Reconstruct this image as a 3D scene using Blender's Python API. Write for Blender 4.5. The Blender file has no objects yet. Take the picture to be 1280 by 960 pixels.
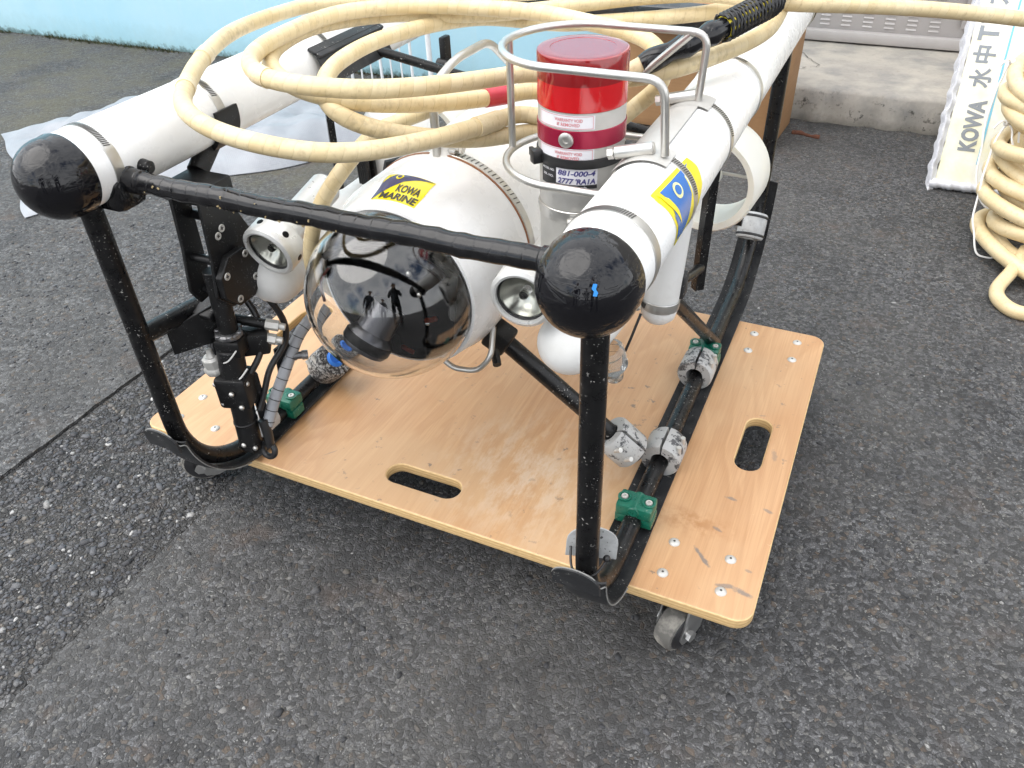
import bpy, bmesh, math, random
import numpy as np
from mathutils import Vector, Matrix

random.seed(7)
SC = bpy.context.scene
COL = SC.collection
pi = math.pi
R_ = math.radians

# ------------------------------------------------------------------ camera
cam_d = bpy.data.cameras.new('camera')
cam = bpy.data.objects.new('camera', cam_d)
COL.objects.link(cam)
YAW, PIT, ROL = -0.4556, 0.6623, -0.0424
fw = Vector((math.sin(YAW)*math.cos(PIT), math.cos(YAW)*math.cos(PIT), -math.sin(PIT)))
rt = Vector((math.cos(YAW), -math.sin(YAW), 0))
up = rt.cross(fw)
r2 = rt*math.cos(ROL) + up*math.sin(ROL)
u2 = -rt*math.sin(ROL) + up*math.cos(ROL)
mw = Matrix((r2, u2, -fw)).transposed().to_4x4()
mw.translation = Vector((0.9049, -0.5854, 0.8908))
cam.matrix_world = mw
cam_d.sensor_width = 36
cam_d.lens = 28.125
cam_d.clip_start = 0.02
cam_d.clip_end = 300
SC.camera = cam

# ------------------------------------------------------------------ sky and sun
SUN_EL, SUN_AZ = R_(60), R_(-128)        # azimuth measured from +Y towards +X
world = bpy.data.worlds.new('World')
SC.world = world
world.use_nodes = True
wn = world.node_tree
wn.nodes.clear()
def wnode(t, **kw):
    n = wn.nodes.new(t)
    for k, v in kw.items():
        setattr(n, k, v)
    return n
sky = wnode('ShaderNodeTexSky', sky_type='NISHITA', sun_disc=False)
sky.sun_elevation = SUN_EL
sky.sun_rotation = SUN_AZ
wtc = wnode('ShaderNodeTexCoord')
wno = wnode('ShaderNodeTexNoise')
wno.inputs['Scale'].default_value = 2.2
wno.inputs['Detail'].default_value = 5
wno.inputs['Roughness'].default_value = 0.58
wramp = wnode('ShaderNodeValToRGB')
wramp.color_ramp.elements[0].position = 0.35
wramp.color_ramp.elements[1].position = 0.51
wsh = wnode('ShaderNodeValToRGB')          # bright and greyer parts of the cloud deck
wsh.color_ramp.elements[0].position = 0.42
wsh.color_ramp.elements[0].color = (13.5, 13.6, 13.8, 1)
wsh.color_ramp.elements[1].position = 0.72
wsh.color_ramp.elements[1].color = (7.5, 7.8, 8.4, 1)
wmix = wnode('ShaderNodeMix', data_type='RGBA')
wbg = wnode('ShaderNodeBackground')
wbg.inputs['Strength'].default_value = 0.108
wout = wnode('ShaderNodeOutputWorld')
L = wn.links.new
L(wtc.outputs['Generated'], wno.inputs['Vector'])
L(wno.outputs['Fac'], wramp.inputs['Fac'])
L(wno.outputs['Fac'], wsh.inputs['Fac'])
L(wramp.outputs['Color'], wmix.inputs['Factor'])
L(sky.outputs['Color'], wmix.inputs['A'])
L(wsh.outputs['Color'], wmix.inputs['B'])
L(wmix.outputs['Result'], wbg.inputs['Color'])
L(wbg.outputs['Background'], wout.inputs['Surface'])

sun_d = bpy.data.lights.new('sun', 'SUN')
sun_d.energy = 1.45
sun_d.angle = R_(62)
sun_d.color = (1.0, 0.955, 0.90)
sun = bpy.data.objects.new('sun', sun_d)
COL.objects.link(sun)
sdir = Vector((math.sin(SUN_AZ)*math.cos(SUN_EL), math.cos(SUN_AZ)*math.cos(SUN_EL), math.sin(SUN_EL)))
sun.rotation_euler = sdir.to_track_quat('Z', 'Y').to_euler()
sun.location = sdir*8

vs = SC.view_settings
vs.view_transform = 'Standard'
vs.look = 'None'
vs.exposure = 0.92
vs.gamma = 1.0
SC.cycles.use_denoising = True
SC.cycles.use_adaptive_sampling = True
SC.cycles.adaptive_threshold = 0.03
SC.cycles.max_bounces = 8
SC.cycles.diffuse_bounces = 3
SC.cycles.glossy_bounces = 4
SC.cycles.transmission_bounces = 10
SC.cycles.caustics_reflective = False
SC.cycles.caustics_refractive = False

# ------------------------------------------------------------------ helpers: mesh building
def V(*a):
    return Vector(a[0]) if len(a) == 1 else Vector(a)

def perp(ax):
    ax = V(ax).normalized()
    h = Vector((0, 0, 1)) if abs(ax.z) < 0.9 else Vector((1, 0, 0))
    u = h.cross(ax).normalized()
    return u, ax.cross(u).normalized()

def smooth_path(pts, step=0.006, it=0, closed=False):
    pts = [V(p) for p in pts]
    n = len(pts)
    out = []
    rng = n if closed else n-1
    for i in range(rng):
        if closed:
            p0, p1, p2, p3 = pts[(i-1) % n], pts[i], pts[(i+1) % n], pts[(i+2) % n]
        else:
            p0, p1, p2, p3 = pts[max(i-1, 0)], pts[i], pts[i+1], pts[min(i+2, n-1)]
        m = max(2, int((p2-p1).length/step))
        for k in range(m):
            t = k/m
            t2, t3 = t*t, t*t*t
            out.append(0.5*((2*p1)+(p2-p0)*t+(2*p0-5*p1+4*p2-p3)*t2+(3*p1-p0-3*p2+p3)*t3))
    if not closed:
        out.append(pts[-1].copy())
    for _ in range(it):
        if closed:
            out = [(out[i-1]+out[i]*2+out[(i+1) % len(out)])/4 for i in range(len(out))]
        else:
            out = [out[0]]+[(out[i-1]+out[i]*2+out[i+1])/4 for i in range(1, len(out)-1)]+[out[-1]]
    return out

def fillet(pts, r, seg=6):
    """polyline with its corners rounded by radius r"""
    pts = [V(p) for p in pts]
    out = [pts[0]]
    for i in range(1, len(pts)-1):
        a, b, c = pts[i-1], pts[i], pts[i+1]
        d1, d2 = (a-b), (c-b)
        l = min(r, d1.length*0.48, d2.length*0.48)
        p, q = b+d1.normalized()*l, b+d2.normalized()*l
        for k in range(seg+1):
            t = k/seg
            out.append(p*(1-t)**2+b*2*t*(1-t)+q*t*t)
    out.append(pts[-1])
    return out

class M:
    def __init__(s):
        s.v, s.f, s.m, s.uv = [], [], [], {}
    def add(s, vs_, fs, mat=0, uvs=None):
        o = len(s.v)
        s.v += [tuple(p) for p in vs_]
        for i, f in enumerate(fs):
            if uvs:
                s.uv[len(s.f)] = uvs[i]
            s.f.append(tuple(o+k for k in f))
            s.m.append(mat)
        return s
    def tube(s, path, r, n=12, cap=True, mat=0, closed=False, uv=False, sq=None, u0=0.0):
        P = [V(p) for p in path]
        N = len(P)
        rr = r if isinstance(r, (list, tuple)) else [r]*N
        T = []
        for i in range(N):
            if closed:
                t = P[(i+1) % N]-P[i-1]
            else:
                t = P[min(i+1, N-1)]-P[max(i-1, 0)]
            T.append(t.normalized())
        u, w = perp(T[0])
        vs_, fs, uvs = [], [], []
        dist = [u0]
        for i in range(N):
            if i:
                u = (u-T[i]*u.dot(T[i])).normalized()
                dist.append(dist[-1]+(P[i]-P[i-1]).length)
            w = T[i].cross(u)
            for k in range(n):
                a = 2*pi*k/n
                vs_.append(P[i]+(u*math.cos(a)+w*math.sin(a))*rr[i])
        last = N if closed else N-1
        for i in range(last):
            j = (i+1) % N
            for k in range(n):
                k2 = (k+1) % n
                fs.append((i*n+k, i*n+k2, j*n+k2, j*n+k))
                if uv:
                    d1 = dist[j] if j else dist[-1]
                    uvs.append(((dist[i], k/n), (dist[i], (k+1)/n), (d1, (k+1)/n), (d1, k/n)))
        if cap and not closed:
            fs.append(tuple(range(n-1, -1, -1)))
            fs.append(tuple((N-1)*n+k for k in range(n)))
            if uv:
                uvs += [((0, 0),)*n, ((0, 0),)*n]
        return s.add(vs_, fs, mat, uvs if uv else None)
    def lathe(s, o, ax, prof, n=32, mat=0, closed=False):
        """prof: list of (radius, height along ax)"""
        o, ax = V(o), V(ax).normalized()
        u, w = perp(ax)
        vs_, rows, fs = [], [], []
        for r, h in prof:
            if r < 1e-7:
                rows.append([len(vs_)])
                vs_.append(o+ax*h)
            else:
                rows.append(list(range(len(vs_), len(vs_)+n)))
                for k in range(n):
                    a = 2*pi*k/n
                    vs_.append(o+ax*h+(u*math.cos(a)+w*math.sin(a))*r)
        pr = list(zip(rows[:-1], rows[1:]))
        if closed:
            pr.append((rows[-1], rows[0]))
        for a, b in pr:
            for k in range(n):
                k2 = (k+1) % n
                if len(a) == 1 and len(b) == 1:
                    continue
                if len(a) == 1:
                    fs.append((a[0], b[k2], b[k]))
                elif len(b) == 1:
                    fs.append((a[k], a[k2], b[0]))
                else:
                    fs.append((a[k], a[k2], b[k2], b[k]))
        return s.add(vs_, fs, mat)
    def cyl(s, a, b, r, n=20, mat=0, ch=0.0):
        a, b = V(a), V(b)
        h = (b-a).length
        c = min(ch, r*0.5, h*0.4)
        pr = [(0, 0), (r-c, 0), (r, c), (r, h-c), (r-c, h), (0, h)] if c > 0 else [(0, 0), (r, 0), (r, h), (0, h)]
        return s.lathe(a, b-a, pr, n, mat)
    def sphere(s, c, r, n=24, m=14, ax=(0, 0, 1), mat=0, sc=1.0):
        pr = [(r*math.sin(pi*i/m), -r*sc*math.cos(pi*i/m)) for i in range(m+1)]
        pr[0] = (0, -r*sc)
        pr[-1] = (0, r*sc)
        return s.lathe(c, ax, pr, n, mat)
    def box(s, c, size, rot=None, bev=0.0, mat=0, seg=2):
        bm = bmesh.new()
        bmesh.ops.create_cube(bm, size=1.0)
        bmesh.ops.scale(bm, vec=Vector(size), verts=bm.verts)
        if bev > 0:
            bmesh.ops.bevel(bm, geom=list(bm.edges), offset=bev, segments=seg, profile=0.5, affect='EDGES')
        bm.verts.index_update()
        c = V(c)
        vv = [(rot @ v.co if rot else v.co)+c for v in bm.verts]
        ff = [tuple(v.index for v in f.verts) for f in bm.faces]
        bm.free()
        return s.add(vv, ff, mat)
    def prism(s, poly, o, u, v, depth, mat=0):
        """polygon in the (u,v) plane at o, extruded by depth along u x v"""
        o, u, v = V(o), V(u), V(v)
        n = u.cross(v).normalized()
        k = len(poly)
        vs_ = [o+u*a+v*b for a, b in poly]+[o+u*a+v*b+n*depth for a, b in poly]
        fs = [tuple(range(k-1, -1, -1)), tuple(range(k, 2*k))]
        fs += [(i, (i+1) % k, k+(i+1) % k, k+i) for i in range(k)]
        return s.add(vs_, fs, mat)
    def grid(s, fn, nu, nv, mat=0, uv=False):
        vs_ = [fn(i/nu, j/nv) for j in range(nv+1) for i in range(nu+1)]
        fs, uvs = [], []
        for j in range(nv):
            for i in range(nu):
                a = j*(nu+1)+i
                fs.append((a, a+1, a+nu+2, a+nu+1))
                uvs.append(((i/nu, j/nv), ((i+1)/nu, j/nv), ((i+1)/nu, (j+1)/nv), (i/nu, (j+1)/nv)))
        return s.add(vs_, fs, mat, uvs if uv else None)
    def build(s, name, mats, parent=None, sharp=38, bevel=0.0):
        P = np.array(s.v, dtype=float)
        c = (P.min(0)+P.max(0))/2
        me = bpy.data.meshes.new(name)
        me.from_pydata((P-c).tolist(), [], s.f)
        if not isinstance(mats, (list, tuple)):
            mats = [mats]
        for m in mats:
            me.materials.append(m)
        if len(mats) > 1:
            me.polygons.foreach_set('material_index', s.m)
        if s.uv:
            ul = me.uv_layers.new(name='UVMap')
            for p in me.polygons:
                q = s.uv.get(p.index)
                if q:
                    for k, li in enumerate(p.loop_indices):
                        ul.data[li].uv = q[k]
        me.polygons.foreach_set('use_smooth', [True]*len(me.polygons))
        me.update()
        me.set_sharp_from_angle(angle=R_(sharp))
        o = bpy.data.objects.new(name, me)
        COL.objects.link(o)
        o.location = c
        WL[o.name] = Vector(c)
        if parent:
            attach(o, parent)
        if bevel > 0:
            b = o.modifiers.new('bevel', 'BEVEL')
            b.width = bevel
            b.segments = 2
            b.limit_method = 'ANGLE'
        return o

WL = {}
def attach(o, parent):
    o.parent = parent
    o.matrix_parent_inverse = Matrix.Translation(-WL[parent.name])

def thing(name, label, cat, loc, group=None):
    o = bpy.data.objects.new(name, None)
    COL.objects.link(o)
    o.empty_display_size = 0.05
    o.location = loc
    WL[o.name] = V(loc)
    return tag(o, label, cat, group)

def tag(o, label, cat, group=None):
    o['label'] = label
    o['category'] = cat
    if group:
        o['group'] = group
    return o

def struct(o):
    o['kind'] = 'structure'
    return o

def dup(o, loc, parent, rot=None):
    """copy of a part sharing its mesh data, at a world position"""
    c = o.copy()
    COL.objects.link(c)
    c.location = loc
    WL[c.name] = V(loc)
    if rot is not None:
        c.rotation_euler = rot
    if parent:
        attach(c, parent)
    return c

def curve_solid(outlines, thick, bev=0.0, res=3):
    """flat outline(s) with holes -> (verts, faces), extruded +-thick/2 in z"""
    cu = bpy.data.curves.new('tmp', 'CURVE')
    cu.dimensions = '2D'
    cu.fill_mode = 'BOTH'
    cu.extrude = max(0.0, thick/2-bev)
    cu.bevel_depth = bev
    cu.bevel_resolution = 2
    cu.offset = -bev
    for pl in outlines:
        sp = cu.splines.new('POLY')
        sp.points.add(len(pl)-1)
        for p, q in zip(sp.points, pl):
            p.co = (q[0], q[1], 0, 1)
        sp.use_cyclic_u = True
    return curve_mesh(cu)

def curve_mesh(cu):
    ob = bpy.data.objects.new('tmp', cu)
    COL.objects.link(ob)
    dg = bpy.context.evaluated_depsgraph_get()
    me = bpy.data.meshes.new_from_object(ob.evaluated_get(dg))
    vv = [tuple(v.co) for v in me.vertices]
    ff = [tuple(p.vertices) for p in me.polygons]
    bpy.data.objects.remove(ob)
    bpy.data.curves.remove(cu)
    bpy.data.meshes.remove(me)
    return vv, ff

def text2d(body, width=None, height=None, bold=0.0, shear=0.0):
    cu = bpy.data.curves.new('tmp', 'FONT')
    cu.body = body
    cu.size = 1.0
    cu.offset = bold
    cu.shear = shear
    cu.resolution_u = 3
    vv, ff = curve_mesh(cu)
    a = np.array(vv)[:, :2]
    a -= (a.min(0)+a.max(0))/2
    ext = a.max(0)-a.min(0)
    if width and height:
        a *= np.array([width/ext[0], height/ext[1]])
    elif width:
        a *= width/ext[0]
    elif height:
        a *= height/ext[1]
    return a.tolist(), ff

def rounded_rect(x0, y0, x1, y1, r, n=6):
    out = []
    for cx, cy, a0 in ((x1-r, y1-r, 0), (x0+r, y1-r, 90), (x0+r, y0+r, 180), (x1-r, y0+r, 270)):
        for k in range(n+1):
            a = R_(a0+90*k/n)
            out.append((cx+r*math.cos(a), cy+r*math.sin(a)))
    return out

# ------------------------------------------------------------------ helpers: materials
class Mat:
    def __init__(s, name, color=(.5, .5, .5), rough=.5, metal=0.0, **kw):
        s.mat = bpy.data.materials.new(name)
        s.mat.use_nodes = True
        s.nt = s.mat.node_tree
        s.b = s.nt.nodes['Principled BSDF']
        s.b.inputs['Base Color'].default_value = (*color, 1)
        s.b.inputs['Roughness'].default_value = rough
        s.b.inputs['Metallic'].default_value = metal
        for k, v in kw.items():
            s.b.inputs[k.replace('_', ' ')].default_value = v
        s.tc = None
        s.col = None
    def n(s, t, ins=None, **kw):
        nd = s.nt.nodes.new(t)
        for k, v in kw.items():
            setattr(nd, k, v)
        for k, v in (ins or {}).items():
            if hasattr(v, 'is_linked') or hasattr(v, 'links'):
                s.nt.links.new(v, nd.inputs[k])
            else:
                nd.inputs[k].default_value = v
        return nd
    def link(s, a, b):
        s.nt.links.new(a, b)
    def coord(s, scale=(1, 1, 1), which='Object', rot=(0, 0, 0), loc=(0, 0, 0)):
        if which == 'World':
            src = s.n('ShaderNodeNewGeometry').outputs['Position']
        else:
            src = s.n('ShaderNodeTexCoord').outputs[which]
        mp = s.n('ShaderNodeMapping', {'Vector': src, 'Scale': scale, 'Rotation': rot, 'Location': loc})
        return mp.outputs['Vector']
    def noise(s, vec, scale, detail=4, rough=.55, dist=0.0):
        return s.n('ShaderNodeTexNoise', {'Vector': vec, 'Scale': scale, 'Detail': detail, 'Roughness': rough, 'Distortion': dist}).outputs['Fac']
    def voro(s, vec, scale, feature='F1', out='Distance'):
        nd = s.n('ShaderNodeTexVoronoi', {'Vector': vec, 'Scale': scale}, feature=feature)
        return nd.outputs[out]
    def ramp(s, fac, stops, interp='LINEAR'):
        nd = s.n('ShaderNodeValToRGB', {'Fac': fac})
        cr = nd.color_ramp
        cr.interpolation = interp
        while len(cr.elements) < len(stops):
            cr.elements.new(0.5)
        for e, (p, c) in zip(cr.elements, stops):
            e.position = p
            e.color = (c, c, c, 1) if not isinstance(c, (tuple, list)) else (*c, 1)
        return nd.outputs['Color']
    def mix(s, f, a, b, blend='MIX'):
        nd = s.n('ShaderNodeMix', data_type='RGBA', blend_type=blend)
        for k, v in (('Factor', f), ('A', a), ('B', b)):
            if hasattr(v, 'links'):
                s.nt.links.new(v, nd.inputs[k])
            elif isinstance(v, (tuple, list)):
                nd.inputs[k].default_value = (*v, 1) if len(v) == 3 else v
            else:
                nd.inputs[k].default_value = v
        return nd.outputs['Result']
    def math(s, op, a, b=0.0):
        nd = s.n('ShaderNodeMath', operation=op)
        for i, v in enumerate((a, b)):
            if hasattr(v, 'links'):
                s.nt.links.new(v, nd.inputs[i])
            else:
                nd.inputs[i].default_value = v
        return nd.outputs[0]
    def color(s, c):
        s.link(c, s.b.inputs['Base Color'])
        return s
    def rough(s, c):
        s.link(c, s.b.inputs['Roughness'])
        return s
    def bump(s, h, strength=.3, dist=.001, prev=None):
        ins = {'Height': h, 'Strength': strength, 'Distance': dist}
        if prev:
            ins['Normal'] = prev
        nd = s.n('ShaderNodeBump', ins)
        s.link(nd.outputs['Normal'], s.b.inputs['Normal'])
        return nd.outputs['Normal']

def worn(name, base, rough, dirt, amt=.5, scale=60, metal=0.0, bump=.0, specks=None, sp_scale=400, **kw):
    """paint or plastic with uneven tone, worn gloss and optional small specks"""
    m = Mat(name, base, rough, metal, **kw)
    v = m.coord(which='World')
    n1 = m.noise(v, scale, 4, .62)
    f = m.ramp(n1, [(.45, 0), (.75, amt)])
    c = m.mix(f, base, dirt)
    if specks:
        n2 = m.noise(v, sp_scale, 2, .5)
        n3 = m.noise(v, sp_scale*.12, 1, .5)
        sp = m.math('MULTIPLY', m.ramp(n2, [(.66, 0), (.70, 1)]), m.ramp(n3, [(.45, 0), (.6, 1)]))
        c = m.mix(sp, c, specks)
    m.color(c)
    m.rough(m.ramp(n1, [(.3, max(rough-.08, .02)), (.8, min(rough+.15, 1))]))
    if bump:
        m.bump(m.noise(v, scale*4, 2), bump, .0006)
    return m.mat

white_paint = worn('white_gelcoat', (.86, .86, .845), .26, (.68, .665, .62), .30, 25, bump=.04)
white_plastic = worn('white_plastic', (.78, .78, .76), .38, (.62, .61, .57), .35, 40)
milky = Mat('milky_plastic', (.80, .79, .72), .35, Subsurface_Weight=.25, Subsurface_Radius=(.02, .018, .014), Subsurface_Scale=.5).mat
black_plastic = worn('black_plastic', (.005, .005, .0055), .30, (.018, .018, .018), .6, 70, bump=.05, specks=(.36, .35, .33), sp_scale=420, Specular_IOR_Level=.32)
black_matte = worn('black_anodised', (.006, .006, .0065), .42, (.016, .016, .016), .5, 90, specks=(.2, .2, .2), sp_scale=600, Specular_IOR_Level=.35)
black_rubber = worn('black_rubber', (.016, .017, .019), .55, (.07, .07, .07), .55, 60, bump=.1, specks=(.30, .29, .27), sp_scale=330)
steel = worn('stainless_steel', (.60, .59, .56), .36, (.44, .42, .39), .5, 55, metal=.92)
steel_dull = worn('dull_steel', (.56, .55, .52), .46, (.44, .43, .40), .5, 30, metal=.45)
steel_dark = Mat('slot_shadow_metal', (.08, .075, .07), .6, .5).mat
alu_white = worn('white_anodised', (.70, .70, .68), .33, (.5, .5, .48), .4, 80, metal=.35)
blue_paint = worn('blue_paint', (.03, .15, .55), .4, (.05, .2, .6), .3, 40)
pale_edge = Mat('scuffed_edge', (.22, .22, .21), .7).mat

def mk_tape():
    m = Mat('black_tape', (.007, .007, .008), .2, Specular_IOR_Level=.4)
    v = m.coord(which='World')
    sep = m.n('ShaderNodeSeparateXYZ', {'Vector': v})
    n0 = m.noise(v, 30, 4, .6)
    x = m.math('ADD', m.math('MULTIPLY', sep.outputs['X'], 62.0), m.math('MULTIPLY', n0, 1.3))
    fr = m.math('FRACT', x)
    seam = m.ramp(fr, [(0, 0), (.06, 1), (.9, .75), (1, 0)])
    n1 = m.noise(v, 90, 5, .6)
    m.color(m.mix(m.ramp(n1, [(.45, 0), (.75, .6)]), (.007, .007, .008), (.018, .018, .020)))
    m.rough(m.ramp(n1, [(.3, .09), (.75, .26)]))
    b1 = m.bump(seam, .35, .0007)
    m.bump(m.noise(v, 120, 3), .16, .0010, b1)
    return m.mat
black_tape = mk_tape()

def mk_cap():
    m = Mat('black_taped_dome', (.005, .005, .0065), .10, Specular_IOR_Level=.42)
    v = m.coord(which='World')
    n1 = m.noise(v, 26, 3, .55, .8)
    n2 = m.noise(m.coord((1, 1, 3.2), 'World', (.4, .5, .3)), 38, 4, .6, 1.2)
    crease = m.ramp(n2, [(.47, 0), (.5, 1), (.53, 0)])
    m.rough(m.ramp(n1, [(.35, .04), (.7, .13)]))
    b1 = m.bump(n1, .09, .004)
    m.bump(crease, .22, .0005, b1)
    return m.mat
black_cap = mk_cap()

def mk_cable():
    m = Mat('cream_hose', (.62, .48, .25), .42)
    uv = m.n('ShaderNodeTexCoord').outputs['UV']
    sep = m.n('ShaderNodeSeparateXYZ', {'Vector': uv})
    v = m.coord(which='World')
    wob = m.noise(v, 60, 2)
    t = m.math('ADD', m.math('DIVIDE', sep.outputs['X'], .0126), m.math('ADD', sep.outputs['Y'], m.math('MULTIPLY', wob, .35)))
    fr = m.math('FRACT', t)
    fl = m.math('FLOOR', t)
    seam = m.ramp(fr, [(0, 1), (.07, 0), (.94, 0), (1, .8)])
    wn_ = m.n('ShaderNodeTexWhiteNoise', {'W': fl}, noise_dimensions='1D').outputs['Value']
    n1 = m.noise(v, 22, 5, .6)
    n2 = m.noise(v, 160, 4, .6)
    c = m.mix(m.ramp(n1, [(.35, 0), (.7, 1)]), (.70, .57, .335), (.61, .47, .245))
    c = m.mix(m.math('MULTIPLY', wn_, .30), c, (.78, .69, .48))
    c = m.mix(m.ramp(n2, [(.56, 0), (.76, .42)]), c, (.36, .25, .12))
    c = m.mix(m.math('MULTIPLY', m.ramp(m.noise(v, 9, 3, .6), [(.52, 0), (.66, 1)]), m.ramp(n2, [(.40, 0), (.6, .38)])), c, (.30, .23, .14))
    c = m.mix(m.math('MULTIPLY', seam, m.ramp(n1, [(.3, .15), (.7, .42)])), c, (.36, .26, .13))
    m.color(c)
    h = m.ramp(fr, [(0, 0), (.05, .7), (.5, 1), (.95, .8), (1, 0)])
    b1 = m.bump(h, .35, .0007)
    m.bump(n2, .12, .0006, b1)
    return m.mat
cream_hose = mk_cable()

def mk_plain_hose():
    m = Mat('plain_cream_hose', (.66, .52, .30), .36)
    v = m.coord(which='World')
    n1 = m.noise(v, 18, 5, .6)
    n2 = m.noise(v, 140, 4, .6)
    c = m.mix(m.ramp(n1, [(.35, 0), (.7, 1)]), (.68, .56, .35), (.60, .46, .25))
    c = m.mix(m.ramp(n2, [(.54, 0), (.76, .5)]), c, (.38, .28, .15))
    m.color(c)
    m.bump(n2, .1, .0006)
    return m.mat
plain_hose = mk_plain_hose()
clear_tape = worn('translucent_tape', (.68, .56, .35), .30, (.60, .47, .26), .7, 90)
red_tape = worn('red_tape', (.50, .03, .055), .4, (.6, .09, .1), .4, 120)

MARKS = [(.827, .074, .040, -.79, .0035, .8), (.862, .043, .026, .25, .0040, .7), (.882, .041, .026, -.2, .0048, .75), (.838, .184, .018, -.04, .003, .65), (.886, .180, .018, -.24, .003, .6), (.834, .125, .014, -.35, .0028, .6), (.874, .287, .028, -1.23, .0045, .4), (.858, .035, .010, .4, .004, .8), (.882, .075, .012, -.1, .0025, .5), (.843, .366, .012, .3, .002, .4), (.30, .055, .03, .9, .0015, .35)]
def mk_ply():
    m = Mat('plywood_face', (.5, .3, .15), .42, Coat_Weight=.12, Coat_Roughness=.3)
    v = m.coord(which='World')
    # slow cathedral figure plus fine pores, both running front to back
    vs_ = m.coord((5.5, .9, 1), 'World', (0, 0, .04))
    w1 = m.noise(vs_, 1.4, 3, .5, 1.4)
    bands = m.math('FRACT', m.math('MULTIPLY', w1, 9.0))
    bd = m.ramp(bands, [(0, 0), (.35, .5), (.8, 1), (1, 0)])
    fine = m.noise(m.coord((420, 9, 1), 'World', (0, 0, .04)), 1.0, 4, .6)
    big = m.noise(v, 5.0, 3, .5)
    c = m.mix(bd, (.560, .330, .168), (.490, .272, .130))
    c = m.mix(m.ramp(fine, [(.38, .42), (.56, 0)]), c, (.42, .22, .095))
    c = m.mix(m.ramp(big, [(.4, 0), (.65, .6)]), c, (.56, .375, .215))
    # whitish scuffs and dark handling marks
    sc_ = m.noise(m.coord((8, 3, 1), 'World', (0, 0, -.35)), 6, 6, .72)
    rgn = m.n('ShaderNodeVectorMath', {0: v, 1: (.575, .125, .125)}, operation='DISTANCE').outputs['Value']
    blob = m.math('MULTIPLY', m.ramp(rgn, [(.03, 1), (.16, 0)]), m.ramp(sc_, [(.44, 0), (.60, 1)]))
    c = m.mix(m.math('MULTIPLY', blob, .5), c, (.68, .58, .46))
    dk = m.noise(v, 75, 5, .65)
    dkm = m.noise(v, 11, 2, .5)
    c = m.mix(m.math('MULTIPLY', m.ramp(dk, [(.635, 0), (.685, 1)]), m.ramp(dkm, [(.46, 0), (.60, .75)])), c, (.13, .115, .10))
    st = m.n('ShaderNodeVectorMath', {0: m.coord((1, 2.4, 1), 'World'), 1: (.80, .30, .125)}, operation='DISTANCE').outputs['Value']
    c = m.mix(m.math('MULTIPLY', m.ramp(st, [(.01, .9), (.07, 0)]), m.ramp(dk, [(.42, 0), (.6, .8)])), c, (.36, .16, .05))
    edge_n = m.noise(v, 130, 3, .65)
    for mx, my, ml, ma, mwid, mk in MARKS:
        mv = m.n('ShaderNodeMapping', {'Vector': v, 'Location': (mx, my, 0), 'Rotation': (0, 0, ma), 'Scale': (ml*.5, mwid, 1)}, vector_type='TEXTURE').outputs['Vector']
        mx_ = m.n('ShaderNodeVectorMath', {0: mv, 1: (1, 1, 0)}, operation='MULTIPLY').outputs[0]
        dd = m.n('ShaderNodeVectorMath', {0: mx_}, operation='LENGTH').outputs['Value']
        mf = m.ramp(m.math('ADD', dd, m.math('MULTIPLY', m.math('SUBTRACT', edge_n, .5), 1.6)), [(.55, mk), (1.05, 0)])
        c = m.mix(mf, c, (.15, .14, .135))
    scr = m.noise(m.coord((14, 60, 1), 'World', (0, 0, .9)), 4, 4, .7, .5)
    c = m.mix(m.ramp(scr, [(.70, 0), (.74, .4)]), c, (.70, .58, .42))
    m.color(c)
    m.rough(m.ramp(big, [(.3, .35), (.7, .5)]))
    m.bump(fine, .12, .0004)
    return m.mat
ply_face = mk_ply()

def mk_ply_edge():
    m = Mat('plywood_edge', (.62, .42, .2), .55)
    v = m.coord(which='World')
    sep = m.n('ShaderNodeSeparateXYZ', {'Vector': v})
    k = m.math('FRACT', m.math('ADD', m.math('DIVIDE', m.math('SUBTRACT', sep.outputs['Z'], .109), .0048), m.math('MULTIPLY', m.noise(v, 25, 3), .25)))
    ly = m.ramp(k, [(0, 0), (.45, 0), (.55, 1), (.95, 1), (1, 0)])
    f = m.noise(m.coord((120, 120, 900), 'World'), 1, 4, .6)
    c = m.mix(ly, (.70, .50, .25), (.58, .38, .17))
    c = m.mix(m.ramp(f, [(.35, .5), (.55, 0)]), c, (.38, .22, .09))
    m.color(c)
    m.bump(f, .3, .0006)
    return m.mat
ply_edge = mk_ply_edge()

def mk_flaky(name, a, b, sc=70, th=.5, rough=.6):
    m = Mat(name, a, rough)
    v = m.coord(which='World')
    n1 = m.noise(v, sc, 6, .7)
    n2 = m.noise(v, sc*5, 4, .7)
    f = m.ramp(m.math('ADD', n1, m.math('MULTIPLY', m.math('SUBTRACT', n2, .5), .35)), [(th-.02, 0), (th+.02, 1)])
    m.color(m.mix(f, b, a))
    m.bump(f, .5, .0006)
    return m.mat
flaky_white = mk_flaky('scuffed_grey_paint', (.40, .40, .39), (.075, .076, .08), 55, .44, .5)
flaky_grey = mk_flaky('speckled_grey', (.36, .36, .35), (.018, .018, .02), 260, .52)
grey_paint = worn('grey_plastic', (.42, .43, .43), .5, (.22, .22, .22), .6, 90, specks=(.08, .08, .08), sp_scale=260)
green_plastic = worn('green_plastic', (.006, .105, .066), .30, (.015, .17, .11), .5, 70, specks=(.22, .32, .22), sp_scale=330)
grey_spiral = worn('grey_spiral_wrap', (.30, .31, .33), .4, (.2, .2, .2), .4, 90)
red_cap = Mat('red_translucent_cap', (.55, .006, .010), .12, Coat_Weight=.5, Coat_Roughness=.05, Subsurface_Weight=.3, Subsurface_Radius=(.03, .004, .004), Subsurface_Scale=.4).mat
red_cap_dark = Mat('red_cap_upper', (.24, .006, .008), .12, Coat_Weight=.6, Coat_Roughness=.04).mat
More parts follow.
